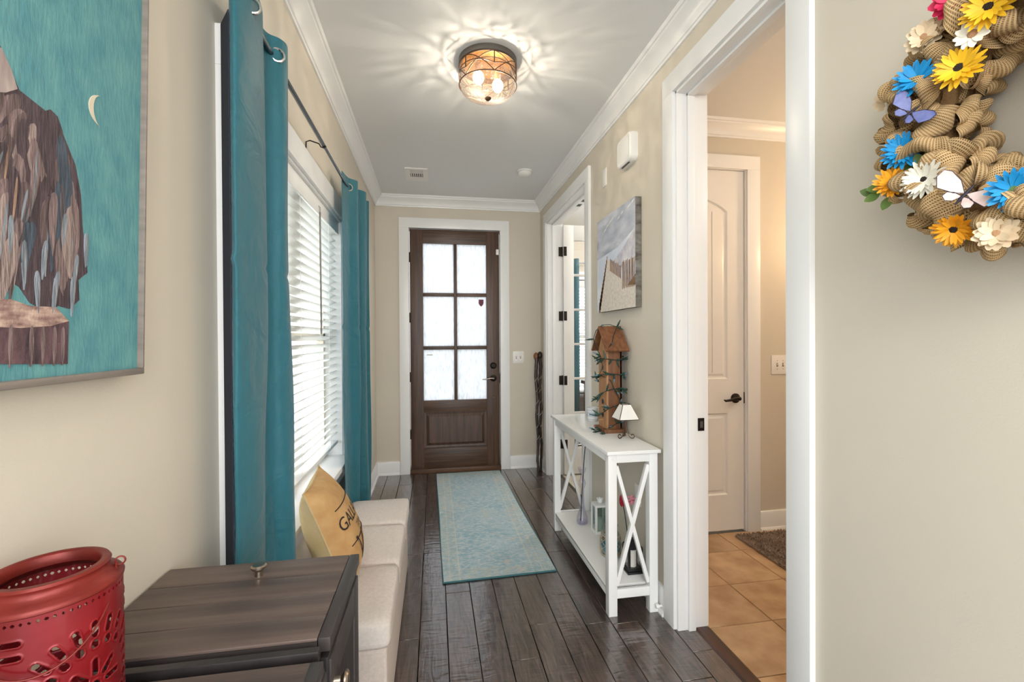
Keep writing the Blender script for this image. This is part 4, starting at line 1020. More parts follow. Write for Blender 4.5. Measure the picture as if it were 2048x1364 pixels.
for x, y in ((172, 500), (150, 545), (110, 585), (145, 592), (128, 460), (75, 585), (20, 470), (48, 530), (88, 520)): put(x, y, rg.uniform(50, 75), 8, rg.uniform(-.15, .08), 4, 0, .7); put(x+2, y+3, rg.uniform(38, 52), 3.5, rg.uniform(-.15, .08), 5, 0, .7)
def poly(pts): return [ppx(*q) for q in pts]
paint(poly([(-95, 110), (-95, 178), (10, 185), (34, 178), (22, 140), (2, 96), (-40, 80)]), 'painted_neck', M('neck_pale', '#b9a8a2', .7, col2='#8d7a78', vs=20, stretch=(1, 4, .8)), -.0042)
paint(poly([(-95, 640), (-95, 728), (135, 728), (137, 642), (100, 652), (40, 655)])[::-1], 'painted_bark', 'stump_bark', -.0045)
paint(poly([(-95, 598), (20, 598), (60, 612), (110, 614), (137, 642), (100, 652), (40, 656), (-95, 650)])[::-1], 'painted_stump_top', 'stump_top', -.0043)
for x in (20, 62, 85, 108, 125, -30): paint(stroke(x, 692, 62, 7, 0), 'bark_mark', 'feather2', -.0041)
ms = []
c = ppx(205, 226)
for i in range(13): a = R(100+i*160/12); ms.append((c[0]+.030*math.cos(a), c[1]+.026*math.sin(a)))
for i in range(1, 12): a = R(260-i*160/12); ms.append((c[0]+.010*math.sin(pi*i/12)+.030*math.cos(a), c[1]+.026*math.sin(a)))
paint(ms, 'crescent_moon', 'moon', -.0050, False)

# ------------------------------------------------------------------ beach canvas on the right wall
bxw = XR-.036
cv = thing('canvas_print', 'square beach dune canvas print on the right wall above the birdhouse', 'picture', (XR, 2.63, 1.52))
A0, A1, B0, B1 = 2.318, 2.900, 1.535, 2.135
MB().box(bxw, XR-.001, A0, A1, B0, B1).build('canvas_box', 'canvas_edge', cv, bevel=.002)
def cp(u, v): return (A1-(A1-A0)*u, B0+(B1-B0)*v)       # u left to right as seen, v up
def flat(name, poly, mat, d):
    return MB().prism([cp(*q) for q in poly], lambda a, b, e: (e, a, b), bxw-.0002, bxw-d).build(name, mat, cv, smooth=False)
flat('printed_sky', [(0, .55), (1, .55), (1, 1), (0, 1)], 'sky_print', .0008)
flat('printed_mist', [(0, 0), (.35, 0), (1, .30), (1, .72), (.6, .62), (0, .58)], 'mist_print', .0010)
flat('printed_dune', [(.36, .50), (.55, .52), (.75, .60), (1, .72), (1, .42), (.72, .40), (.42, .44)], 'dune_print', .0012)
flat('printed_sand', [(.08, 0), (1, 0), (1, .20), (.80, .22), (.62, .34), (.42, .50), (.30, .54), (.26, .50)], 'sand_print', .0014)
rg = fr(9)
for i in range(13):
    u = .05+.235*i/12; v = .0+.52*i/12; w = .045-.030*i/12
    flat('printed_picket', [(u, v-.02 if i else 0), (u+w, v-.02 if i else 0), (u+w+.01, v+.10-.05*i/12), (u+.01, v+.11-.05*i/12)], 'picket_print', .0018)
for i in range(9):
    u = .38+.30*i/9; v = .50-.12*i/9; flat('printed_picket', [(u, v-.09), (u+.022, v-.095), (u+.024, v+.02+.03*rg.random()), (u+.004, v+.03)], 'picket_print', .0018)
for i in range(12):
    u = .70+.27*i/11; sl_ = (rg.random()-.5)*.03; flat('printed_picket', [(u, .19+.03*rg.random()), (u+.014, .19), (u+.016+sl_, .44+.04*rg.random()), (u+sl_, .45)], 'picket_print', .0018)
for (u, v, s) in [(.25, .86, .05), (.32, .89, .05), (.40, .915, .05), (.45, .93, .03), (.62, .90, .04), (.70, .93, .03), (.86, .95, .05), (.95, .97, .04)]:
    flat('printed_cloud', [(u-s, v-.012), (u, v-.006), (u+s, v+.014), (u, v+.010)], 'petal_white', .0016)

# alarm siren box and blank plate
sb = thing('alarm_siren', 'white rounded alarm box high on the right wall', 'alarm', (XR, 2.5, 2.38))
m = MB()
def rrect(cy_, cz_, hy, hz, r, n=6):
    o_ = []
    for sx_, sz_, a0 in ((1, 1, 0), (-1, 1, 90), (-1, -1, 180), (1, -1, 270)):
        for i in range(n+1): a = R(a0+90*i/n); o_.append((cy_+sx_*(hy-r)+r*math.cos(a), cz_+sz_*(hz-r)+r*math.sin(a)))
    return o_
def loft(rings, fn):
    m = MB(); k = len(rings[0][0])
    for ring, d in rings: m.v += [tuple(fn(a, b, d)) for a, b in ring]
    for i in range(len(rings)-1):
        for q in range(k): m.f.append((i*k+q, i*k+(q+1) % k, (i+1)*k+(q+1) % k, (i+1)*k+q))
    m.f.append(tuple(range(k))[::-1]); m.f.append(tuple((len(rings)-1)*k+q for q in range(k))); return m
toX = lambda a, b, d: (XR-d, a, b)
scy, scz = 2.455, 2.435
loft([(rrect(scy, scz, .096, .083, .03), 0), (rrect(scy, scz, .096, .083, .03), .022), (rrect(scy, scz, .092, .079, .03), .040), (rrect(scy, scz, .084, .071, .026), .046)], toX).build('housing', 'plastic_white', sb, angle=30)
loft([(rrect(scy, scz, .070, .057, .02), .046), (rrect(scy, scz, .066, .053, .018), .0478)], toX).build('face_plate', 'plastic_white', sb, angle=30)
MB().box(XR-.034, XR-.026, scy-.05, scy+.05, scz-.0845, scz-.0795).build('sounder_slot', 'dark_slot', sb)
bp_ = thing('blank_wall_plate', 'small blank white plate on the wall beside the alarm box', 'wall plate', (XR, 2.86, 2.36))
MB().box(XR-.006, XR, 2.815, 2.885, 2.362, 2.478).build('plate', 'plastic_white', bp_, bevel=.003)

# ------------------------------------------------------------------ ceiling things
def ceiling_vent():
    x0, x1, ya, yb = -.235, -.045, 3.90, 4.20
    t = thing('ceiling_vent', 'small white air vent on the ceiling near the front door', 'vent', ((x0+x1)/2, (ya+yb)/2, ZC))
    f_ = MB(); f_.box(x0, x1, ya, ya+.03, ZC-.008, ZC).box(x0, x1, yb-.09, yb, ZC-.008, ZC).box(x0, x0+.042, ya+.03, yb-.09, ZC-.008, ZC).box(x1-.042, x1, ya+.03, yb-.09, ZC-.008, ZC)
    f_.box(x0+.042, x1-.042, 4.0, 4.012, ZC-.008, ZC)
    f_.build('frame', 'plastic_white', t, smooth=False)
    MB().box(x0+.04, x1-.04, ya+.028, yb-.088, ZC-.002, ZC-.0005).build('duct_shadow', 'dark_slot', t, smooth=False)
    for i in range(6): MB().bar((x0+.052+i*.0172, 4.014, ZC-.006), (x0+.052+i*.0172, 4.108, ZC-.006), .008, .006).build('louver', 'plastic_white', t)
    for i in range(4): MB().bar((x0+.043, 3.94+i*.017, ZC-.005), (x1-.043, 3.94+i*.017, ZC-.005), .003, .006).build('louver', 'plastic_white', t)
ceiling_vent()
sd = thing('smoke_detector', 'round white smoke detector on the ceiling', 'smoke detector', (.775, 3.83, ZC))
MB().lathe([(.064, 0), (.064, -.010), (.060, -.013), (.0, -.013)], (.775, 3.83, ZC), 32).build('mounting_base', 'plastic_white', sd)
MB().lathe([(.058, -.015), (.058, -.026), (.050, -.036), (.036, -.042), (.0, -.043)], (.775, 3.83, ZC), 32).build('cover', 'plastic_white', sd)
MB().lathe([(.054, -.0125), (.054, -.0155)], (.775, 3.83, ZC), 32).build('vent_gap', 'dark_slot', sd)

FX, FY = .283, 2.345
fxt = thing('ceiling_light', 'flush drum ceiling light with rippled glass in a bronze cage', 'ceiling light', (FX, FY, ZC))
r0 = .150
MB().lathe([(.0, 0), (r0, 0), (r0, -.026), (r0-.004, -.030), (r0-.012, -.030), (r0-.012, -.006), (.0, -.006)], (FX, FY, ZC), 56, caps=False).build('ceiling_pan', 'pan_grey', fxt)
MB().lathe([(.0, -.0065), (r0-.013, -.0065), (r0-.013, -.009), (.0, -.009)], (FX, FY, ZC), 48, caps=False).build('reflector', M('amber_reflector', '#c98f45', .35, .8), fxt)
gl = [(r0-.014, -.012), (r0-.012, -.06), (r0-.010, -.135), (r0-.012, -.150), (r0-.030, -.168), (.085, -.182), (.04, -.188), (.0, -.189)]
rgn = fr(2)
MB().lathe(gl, (FX, FY, ZC), 64, caps=False).build('glass_bowl', 'glass_ripple', fxt, angle=80)
cg = MB(); rz = r0-.002
for z in (-.032, -.128): cg.tube([(FX+rz*math.cos(2*pi*k/48), FY+rz*math.sin(2*pi*k/48), ZC+z) for k in range(48)], .0028, 8, closed=True)
cage = cg.build('cage_ring', 'bronze_brown', fxt)
for k in range(6):
    a0 = -pi/2+.10+k*pi/3
    # vertical post with two arcs sweeping away to the neighbouring posts
    MB().tube([(FX+rz*math.cos(a0), FY+rz*math.sin(a0), ZC-.032), (FX+rz*math.cos(a0), FY+rz*math.sin(a0), ZC-.090)], .0030, 8).build('cage_post', 'bronze_brown', fxt)
    for s in (-1, 1):
        MB().tube([(FX+rz*math.cos(a0+s*i/12*pi/3), FY+rz*math.sin(a0+s*i/12*pi/3), ZC-.034-.094*(i/12)**1.6) for i in range(13)], .0022, 6).build('cage_arc', 'bronze_brown', fxt)
        MB().tube([(FX+rz*math.cos(a0+s*i/12*pi/3), FY+rz*math.sin(a0+s*i/12*pi/3), ZC-.090+.024*math.sin(pi*i/24)) for i in range(13)], .0022, 6).build('cage_arc', 'bronze_brown', fxt)
MB().lathe([(.0, -.204), (.008, -.202), (.014, -.196), (.017, -.189), (.010, -.184), (.0, -.183)], (FX, FY, ZC), 20, caps=False).build('finial', 'bronze_brown', fxt)
M('bulb_glow', '#fff3df', 0.4, emit=('#ffe9c8', 6.0))
for dx, dy in ((-.052, -.03), (.055, .03)):
    b_ = MB().sphere((FX+dx, FY+dy, ZC-.105), .029, 16, 10, (1, 1, 1.15)).build('bulb', 'bulb_glow', fxt)
    MB().cyl((FX+dx, FY+dy, ZC-.006), (FX+dx, FY+dy, ZC-.075), .016, n=14).build('socket', 'birdhouse_light', b_)
lp = bpy.data.lights.new('ceiling_bulb_light', 'POINT'); lp.energy = 3.6; lp.color = (1, .98, .95); lp.shadow_soft_size = .012; lp.use_nodes = True
nt = lp.node_tree; N = nt.nodes; L = nt.links; em_ = N['Emission']
tcn = N.new('ShaderNodeTexCoord'); sp_ = N.new('ShaderNodeSeparateXYZ'); L.new(tcn.outputs['Normal'], sp_.inputs[0])
at = N.new('ShaderNodeMath'); at.operation = 'ARCTAN2'; L.new(sp_.outputs[1], at.inputs[0]); L.new(sp_.outputs[0], at.inputs[1])
cxx = N.new('ShaderNodeCombineXYZ'); am_ = N.new('ShaderNodeMath'); am_.operation = 'MULTIPLY'; am_.inputs[1].default_value = 2.2; L.new(at.outputs[0], am_.inputs[0]); L.new(am_.outputs[0], cxx.inputs[0]); ms_ = N.new('ShaderNodeMath'); ms_.operation = 'MULTIPLY'; ms_.inputs[1].default_value = 1.4; L.new(sp_.outputs[2], ms_.inputs[0]); L.new(ms_.outputs[0], cxx.inputs[1])
nz = N.new('ShaderNodeTexNoise'); nz.inputs['Scale'].default_value = 5.0; nz.inputs['Detail'].default_value = 3; L.new(cxx.outputs[0], nz.inputs['Vector'])
rp = N.new('ShaderNodeMapRange'); rp.inputs['From Min'].default_value = .40; rp.inputs['From Max'].default_value = .72; rp.inputs['To Min'].default_value = .65; rp.inputs['To Max'].default_value = 1.9; L.new(nz.outputs['Fac'], rp.inputs[0]); L.new(rp.outputs[0], em_.inputs['Strength'])
for dx, dy in ((-.052, -.03), (.055, .03)):
    o = bpy.data.objects.new('ceiling_bulb_light', lp); COL.objects.link(o); o.location = (FX+dx, FY+dy, ZC-.145); o.parent = fxt; o.location = Vector(o.location)-Vector((FX, FY, ZC))
# warm lamp light of the side room (its fixture is on the wall out of view)
sl = bpy.data.lights.new('side_room_lamp', 'POINT'); sl.energy = 11; sl.color = (1, .68, .38); sl.shadow_soft_size = .06
o = bpy.data.objects.new('side_room_lamp', sl); COL.objects.link(o); o.location = (2.95, 2.45, 2.12)
sl2 = bpy.data.lights.new('side_room_ceiling_lamp', 'POINT'); sl2.energy = 14; sl2.color = (1, .90, .80); sl2.shadow_soft_size = .12
o = bpy.data.objects.new('side_room_ceiling_lamp', sl2); COL.objects.link(o); o.location = (2.5, 1.2, 2.6)

# ------------------------------------------------------------------ console table
TX0, TX1, TY0, TY1, TZ = .828, 1.098, 2.095, 3.165, .815
ct = thing('console_table', 'white console table with crossed ends along the right wall', 'table', ((TX0+TX1)/2, (TY0+TY1)/2, 0))
MB().box(TX0-.006, TX1+.004, TY0-.010, TY1+.010, TZ-.018, TZ).build('table_top', 'table_white', ct, bevel=.003)
lw = .044
lp_ = [(TX0+.006, TY0+.008), (TX1-.006-lw, TY0+.008), (TX0+.006, TY1-.008-lw), (TX1-.006-lw, TY1-.008-lw)]
for x, y in lp_: MB().box(x, x+lw, y, y+lw, 0, TZ-.018).build('leg', 'table_white', ct, bevel=.002)
la, lb = TX0+.006, TX1-.006
MB().box(la+.004, la+.022, TY0+.052, TY1-.052, TZ-.062, TZ-.018).build('apron', 'table_white', ct, bevel=.0015)
MB().box(lb-.022, lb-.004, TY0+.052, TY1-.052, TZ-.062, TZ-.018).build('apron', 'table_white', ct, bevel=.0015)
for y in (TY0+.012, TY1-.030):
    MB().box(la+lw, lb-lw, y, y+.018, TZ-.062, TZ-.018).build('apron', 'table_white', ct, bevel=.0015)
    MB().box(la+lw, lb-lw, y, y+.018, .085, .130).build('end_rail', 'table_white', ct, bevel=.0015)
    z0_, z1_ = .128, TZ-.060; xa, xb = la+lw, lb-lw; yc = y+.014
    for (p, q, dy) in (((xa, z0_), (xb, z1_), 0), ((xa, z1_), (xb, z0_), .001)):
        d = Vector((q[0]-p[0], 0, q[1]-p[1])).normalized()
        MB().bar((p[0]+d.x*.008, yc+dy, p[1]+d.z*.02), (q[0]-d.x*.008, yc+dy, q[1]-d.z*.02), .020 if dy == 0 else .018, .022, (0, 1, 0)).build('cross_brace', 'table_white', ct, bevel=.0015)
for x in (la+.003, lb-.021): MB().box(x, x+.018, TY0+.052, TY1-.052, .085, .125).build('shelf_rail', 'table_white', ct, bevel=.0015)
SH = .131
MB().box(la+.003, lb-.003, TY0+.054, TY1-.054, SH-.014, SH).build('shelf', 'table_white', ct, bevel=.0015)
for z in (.105, TZ-.045): MB().lathe([(.0, -.0015), (.0065, -.001), (.007, 0)], (la+lw/2, TY0+.008, z), 12, 'Y').build('screw_cover', 'plastic_white', ct)

# ------------------------------------------------------------------ birdhouse with string lights
hx0, hx1, hy0, hy1 = .985, 1.078, 2.505, 2.632
bh = thing('birdhouse', 'tall brown wooden birdhouse wrapped in string lights on the console', 'birdhouse', ((hx0+hx1)/2, (hy0+hy1)/2, TZ))
MB().box(hx0-.022, hx1+.018, hy0-.022, hy1+.02, TZ, TZ+.022).build('base', 'birdhouse_wood', bh, bevel=.002)
bz1 = 1.300; rdg = 1.418; hyc = (hy0+hy1)/2
MB().box(hx0+.009, hx1, hy0, hy0+.012, TZ+.022, bz1).build('side_board', 'birdhouse_wood', bh, bevel=.001)
MB().box(hx0+.009, hx1, hy1-.012, hy1, TZ+.022, bz1).build('side_board', 'birdhouse_wood', bh, bevel=.001)
gab = [(hy0, TZ+.022), (hy1, TZ+.022), (hy1, bz1), (hyc, rdg-.008), (hy0, bz1)]
fb = MB().prism(gab, lambda a, b, d: (d, a, b), hx0, hx0+.010).build('front_board', 'birdhouse_light', bh, smooth=False)
MB().prism(gab, lambda a, b, d: (d, a, b), hx1-.010, hx1+.001).build('back_board', 'birdhouse_wood', bh, smooth=False)
for z in (.91, .99, 1.19): MB().lathe([(.0, -.0015), (.016, -.001), (.016, .002)], (hx0, hyc, z), 18, 'X').build('entrance_hole', 'black_paint', fb)
for z in (.89, .97, 1.17): MB().cyl((hx0, hyc, z-.008), (hx0-.028, hyc, z-.008), .004, n=8).build('perch', 'birdhouse_light', fb)
for s, ye in ((-1, hy0-.052), (1, hy1+.052)):
    m = MB(); e0 = Vector((0, ye, bz1-.052+.04)); rd = Vector((0, hyc, rdg+.006)); n_ = Vector((0, s*(rdg-bz1+.02), abs(hyc-ye))).normalized()*.011
    m.prism([(e0.y, e0.z), (rd.y, rd.z), (rd.y, rd.z+.013), (e0.y+n_.y, e0.z+n_.z)], lambda a, b, d: (d, a, b), hx0-.026, hx1+.022)
    m.build('roof_panel', 'birdhouse_wood', bh, smooth=False)
# string lights
st = thing('string_lights', 'green wire string of mini lights wound around the birdhouse', 'string lights', ((hx0+hx1)/2, hyc, TZ))
rg = fr(31); P = []
def around(t, z, o=.010):
    """point around the square house, t in turns"""
    t = t % 1.0; k = t*4; i = int(k); f = k-i; c_ = [(hx0-o, hy0-o), (hx1+o, hy0-o), (hx1+o, hy1+o), (hx0-o, hy1+o)]
    a = c_[i]; b = c_[(i+1) % 4]; return Vector((min(1.098, a[0]+(b[0]-a[0])*f), a[1]+(b[1]-a[1])*f, z))
for i in range(9): P.append(Vector((hx0-.035-.02*math.sin(i*1.7), hy0-.045+.03*math.sin(i*2.3)+.014*i, TZ+.008+.006*(i % 2))))
turns = 4.4
for i in range(120): f = i/119; P.append(around(.05+turns*f, TZ+.03+(bz1-TZ-.05)*f+.022*math.sin(f*31), .008+.004*rg.random()))
xm = (hx0+hx1)/2
P += [Vector((hx0-.02, hy0-.05, 1.30)), Vector((hx0+.02, hy0-.035, 1.335)), Vector((xm, hyc-.06, 1.385)), Vector((hx1-.01, hyc-.02, 1.432)), Vector((xm, hyc, 1.446)), Vector((hx0, hyc+.01, 1.444)), Vector((hx0-.03, hyc+.03, 1.41)), Vector((hx0-.035, hyc+.06, 1.36)), Vector((hx0-.03, hyc+.03, 1.31)), Vector((hx0-.02, hyc-.02, 1.26)), Vector((hx0-.015, hyc-.04, 1.2)), Vector((hx0-.02, hyc+.0, 1.15))]
P += [Vector((hx0+.02, hy0-.014, 1.12)), Vector((xm, hy0-.013, 1.06)), Vector((hx1, hy0-.013, .98)), Vector((hx1+.012, hy0-.01, .92))]
MB().tube(P, .0023, 5).build('wire', 'wire_green', st)
bm_sock = MB().lathe([(.0, 0), (.0030, .001), (.0036, .010), (.0030, .017), (.0042, .018), (.0042, .021), (.0, .022)], (0, 0, 0), 8, caps=False).mesh('socket', 'bulb_green')
bm_bulb = [MB().lathe([(.0027, .021), (.0027, .028), (.0012, .036), (.0, .040)], (0, 0, 0), 8, caps=False).mesh('mini_bulb', k) for k in ('bulb_blue', 'bulb_green', 'bulb_pink')]
q = 0
for i in range(2, len(P), 2):
    for rep in range(2 if i % 6 == 0 else 1):
        p = P[i]; out = Vector((p.x-xm, p.y-hyc, 0)); out = out.normalized() if out.length > 1e-3 else Vector((0, -1, 0))
        d = (out*.9+Vector((rg.uniform(-1, 1), rg.uniform(-1, 1), rg.uniform(-.9, .9)))).normalized()
        if p.x+d.x*.042 > 1.105: d.x = -abs(d.x)
        if p.z+d.z*.05 < TZ+.004: d.z = abs(d.z)
        if hx0-.02 < (p+d*.03).x < hx1+.02 and hy0 < (p+d*.03).y < hy1 and p.z < 1.3: d = out
        eu = d.to_track_quat('Z', 'Y').to_euler(); s_ = link('socket', bm_sock, st, p, eu, (1.5, 1.5, 1.35))
        bl_ = bpy.data.objects.new('mini_bulb', bm_bulb[rg.choice([0, 0, 1, 1, 2])] if p.z < .9 else bm_bulb[rg.choice([0, 1, 1])]); COL.objects.link(bl_); bl_.parent = s_

# ------------------------------------------------------------------ mini lamp
mlx, mly = 1.035, 2.362
ml = thing('mini_lamp', 'small bronze tealight lamp with tapered white glass shade on the console', 'lamp', (mlx, mly, TZ))
MB().cyl((mlx, mly, TZ+.012), (mlx, mly, TZ+.112), .0036, n=10).build('stem', 'bronze_brown', ml)
for k in range(3):
    a = R(200+k*120); d = Vector((math.cos(a), math.sin(a), 0)); c_ = Vector((mlx, mly, 0)); pts = []
    for i in range(10): f = i/9; pts.append(c_+d*(.004+.034*f**1.6)+Vector((0, 0, TZ+.075-.0725*math.sin(f*pi/2))))
    cc = c_+d*.040+Vector((0, 0, TZ+.016))
    for i in range(14): b = -pi/2+i*.36; r = .0135*(1-i/22); pts.append(cc+d*(r*math.cos(b))+Vector((0, 0, r*math.sin(b))))
    MB().tube(pts, .0026, 7).build('scroll_leg', 'bronze_brown', ml)
shz0, shz1, w0, w1_ = TZ+.108, TZ+.186, .056, .023
cor = lambda s, t, w, z: Vector((mlx+s*w, mly+t*w, z))
for (s, t, s2, t2) in ((-1, -1, 1, -1), (1, -1, 1, 1), (1, 1, -1, 1), (-1, 1, -1, -1)):
    m = MB(); m.quad(cor(s, t, w0, shz0), cor(s2, t2, w0, shz0), cor(s2, t2, w1_, shz1), cor(s, t, w1_, shz1)); m.build('shade_panel', 'lamp_glass', ml, smooth=False, solid=.0015)
    MB().tube([cor(s, t, w0, shz0), cor(s, t, w1_, shz1)], .0022, 6).build('shade_rib', 'bronze_brown', ml)
    MB().tube([cor(s, t, w0, shz0), cor(s2, t2, w0, shz0)], .0020, 6).build('shade_rim', 'bronze_brown', ml); MB().tube([cor(s, t, w1_, shz1), cor(s2, t2, w1_, shz1)], .0020, 6).build('shade_rim', 'bronze_brown', ml)
MB().tube([(mlx-.05, mly-.05, shz0), (mlx, mly, shz0-.002), (mlx+.05, mly+.05, shz0)], .0018, 6).build('shade_support', 'bronze_brown', ml)

# ceramic cup
cu_x, cu_y = 1.040, 2.90
cu = thing('ceramic_cup', 'white and blue patterned ceramic cup behind the birdhouse', 'cup', (cu_x, cu_y, TZ))
MB().lathe([(.0, 0), (.030, 0), (.034, .004), (.036, .02), (.0355, .07), (.037, .086), (.035, .088), (.033, .084), (.032, .01), (.0, .008)], (cu_x, cu_y, TZ), 32, caps=False).build('cup_body', 'ceramic', cu)
m = MB(); rg = fr(14)
def cupp(a, z, r=.0363): return (cu_x+r*math.cos(a), cu_y+r*math.sin(a), TZ+z)
for k in range(5):
    a0 = R(200+k*36)
    for rr_ in (.014, .008): MB  # rings painted on the side
    for rr_ in (.014, .008): m.tube([cupp(a0+rr_/.036*math.cos(2*pi*i/20), .044+rr_*math.sin(2*pi*i/20)) for i in range(20)], .0009, 5, closed=True)
for z in (.012, .072): m.tube([cupp(2*pi*i/40, z) for i in range(40)], .0009, 5, closed=True)
m.build('blue_pattern', 'ceramic_blue', cu)

# ------------------------------------------------------------------ things on the shelf
# lilac glass bottle with a dark stick
vx, vy = .965, 2.90
vb = thing('glass_bottle', 'tall lilac tinted glass bottle on the console shelf', 'bottle', (vx, vy, SH))
MB().lathe([(.0, .001), (.030, .001), (.036, .006), (.038, .022), (.034, .050), (.022, .085), (.014, .13), (.012, .20), (.013, .235), (.022, .25), (.026, .27), (.020, .29), (.013, .30), (.013, .33), (.020, .345), (.026, .365), (.028, .372)], (vx, vy, SH), 28, caps=False).build('glass_wall', 'glass_lilac', vb, angle=80)
MB().lathe([(.0, .003), (.033, .006), (.035, .020), (.0, .021)], (vx, vy, SH), 24, caps=False).build('water', 'glass_lilac', vb)
sk = thing('flower_stem', 'long thin black stick standing in the lilac bottle', 'stick', (vx-.01, vy, SH+.006))
MB().tube([(vx-.014, vy-.012, SH+.024), (vx, vy, SH+.22), (vx+.014, vy+.004, SH+.40), (vx+.034, vy+.01, SH+.60)], .0030, 7).build('stem', 'black_paint', sk)

# white lantern with a shell on top
wx, wy = 1.035, 2.76
wl = thing('candle_lantern', 'small white wooden candle lantern on the console shelf', 'lantern', (wx, wy, SH))
h = .038
MB().box(wx-h-.006, wx+h+.006, wy-h-.006, wy+h+.006, SH, SH+.016).build('base', 'table_white', wl, bevel=.001)
MB().box(wx-h-.006, wx+h+.006, wy-h-.006, wy+h+.006, SH+.168, SH+.180).build('lid', 'table_white', wl, bevel=.001)
for s in (-1, 1):
    for t_ in (-1, 1): MB().box(wx+s*h-.006, wx+s*h+.006, wy+t_*h-.006, wy+t_*h+.006, SH+.016, SH+.168).build('post', 'table_white', wl)
for s in (-1, 1):
    MB().box(wx+s*h-.001, wx+s*h+.001, wy-h+.006, wy+h-.006, SH+.016, SH+.168).build('pane', 'glass_jar', wl, smooth=False)
    MB().box(wx-h+.006, wx+h-.006, wy+s*h-.001, wy+s*h+.001, SH+.016, SH+.168).build('pane', 'glass_jar', wl, smooth=False)
MB().lathe([(.0, .0), (.020, .0), (.020, .07), (.0, .072)], (wx, wy, SH+.017), 18, caps=False).build('candle', 'candle', wl)
hd = MB().sphere((wx, wy, SH+.198), .018, 12, 8, (1, 1, 1)).build('finial', 'ceramic', wl)
for k in range(5): a = 2*pi*k/5; MB().sphere((wx+.014*math.cos(a), wy+.014*math.sin(a), SH+.208), .0075, 8, 6).build('finial_knob', 'ceramic', hd)

# netted jar
jx, jy = .985, 2.455
jr = thing('netted_jar', 'round glass jar in rope netting with teal sand and shells', 'jar', (jx, jy, SH))
prof = [(.0, .001), (.040, .001), (.052, .010), (.058, .035), (.060, .065), (.058, .095), (.050, .120), (.040, .138), (.036, .150), (.038, .160), (.040, .170), (.038, .176)]
def rad(z):
    for (r1, z1_), (r2, z2_) in zip(prof[:-1], prof[1:]):
        if z1_ <= z <= z2_ and z2_ > z1_: return r1+(r2-r1)*(z-z1_)/(z2_-z1_)
    return prof[-1][0]
MB().lathe(prof, (jx, jy, SH), 36, caps=False).build('glass_wall', 'glass_jar', jr, angle=80)
for z in (.150, .170): MB().tube([(jx+(rad(z)+.001)*math.cos(2*pi*i/32), jy+(rad(z)+.001)*math.sin(2*pi*i/32), SH+z) for i in range(32)], .0022, 6, closed=True).build('glass_thread', 'glass_jar', jr)
MB().lathe([(.0, .004), (.048, .010), (.055, .035), (.057, .062), (.0, .064)], (jx, jy, SH), 32, caps=False).build('teal_sand', 'teal_sand', jr)
rg = fr(6)
for k in range(26):
    a = rg.random()*6.28; rr_ = .044*math.sqrt(rg.random()); z = .072+.05*rg.random(); rr_ = min(rr_, rad(z)-.014)
    MB().sphere((jx+rr_*math.cos(a), jy+rr_*math.sin(a), SH+z), .011, 8, 6, (1, .8, .6)).build('shell', 'pebbles', jr)
nm = 9
for s in (-1, 1):
    for k in range(nm):
        pts = [(jx+(rad(.006+.11*i/14)+.002)*math.cos(2*pi*k/nm+s*i/14*1.9), jy+(rad(.006+.11*i/14)+.002)*math.sin(2*pi*k/nm+s*i/14*1.9), SH+.006+.11*i/14) for i in range(15)]
        MB().tube(pts, .0013, 5).build('net_cord', 'net_rope', jr)
for z in (.012, .118): MB().tube([(jx+(rad(z)+.003)*math.cos(2*pi*i/36), jy+(rad(z)+.003)*math.sin(2*pi*i/36), SH+z) for i in range(36)], .0024, 6, closed=True).build('net_rope', 'net_rope', jr)
MB().tube([(jx-.058, jy-.02, SH+.05), (jx-.072, jy-.022, SH+.045), (jx-.066, jy-.02, SH+.03), (jx-.062, jy-.02, SH+.045)], .002, 5).build('rope_knot', 'net_rope', jr)

# black lantern
kx, ky = 1.030, 2.265
kl = thing('candle_lantern', 'small black metal candle lantern on the console shelf', 'lantern', (kx, ky, SH))
h = .034
MB().box(kx-h-.010, kx+h+.010, ky-h-.010, ky+h+.010, SH, SH+.012).build('base', 'black_paint', kl, bevel=.002)
MB().box(kx-h-.005, kx+h+.005, ky-h-.005, ky+h+.005, SH+.012, SH+.026).build('base_step', 'black_paint', kl, bevel=.002)
MB().box(kx-h-.006, kx+h+.006, ky-h-.006, ky+h+.006, SH+.128, SH+.138).build('top_plate', 'black_paint', kl, bevel=.002)
m = MB(); n = 4
ring = lambda w, z: [(kx+s*w, ky+t_*w, SH+z) for s, t_ in ((-1, -1), (1, -1), (1, 1), (-1, 1))]
for w, z in ((h+.004, .138), (.016, .166), (.012, .172)): m.v += ring(w, z)
for i in range(2):
    for k in range(4): m.f.append((i*4+k, i*4+(k+1) % 4, (i+1)*4+(k+1) % 4, (i+1)*4+k))
m.f.append((8, 9, 10, 11)); m.f.append((3, 2, 1, 0)); m.build('roof', 'black_paint', kl, smooth=False)
MB().tube([(kx+.014*math.cos(a), ky, SH+.180+.014*math.sin(a)) for a in [2*pi*i/16 for i in range(16)]], .0018, 6, closed=True).build('ring_handle', 'black_paint', kl)
for s in (-1, 1):
    for t_ in (-1, 1): MB().box(kx+s*h-.006, kx+s*h+.006, ky+t_*h-.006, ky+t_*h+.006, SH+.026, SH+.128).build('post', 'black_paint', kl)
for s in (-1, 1):
    MB().box(kx+s*h-.0008, kx+s*h+.0008, ky-h+.006, ky+h-.006, SH+.026, SH+.128).build('pane', 'glass_clear', kl, smooth=False)
    MB().box(kx-h+.006, kx+h-.006, ky+s*h-.0008, ky+s*h+.0008, SH+.026, SH+.128).build('pane', 'glass_clear', kl, smooth=False)
cd = MB().lathe([(.0, .0), (.020, .0), (.020, .088), (.016, .089), (.0, .084)], (kx, ky, SH+.027), 20, caps=False).build('candle', 'candle', kl)

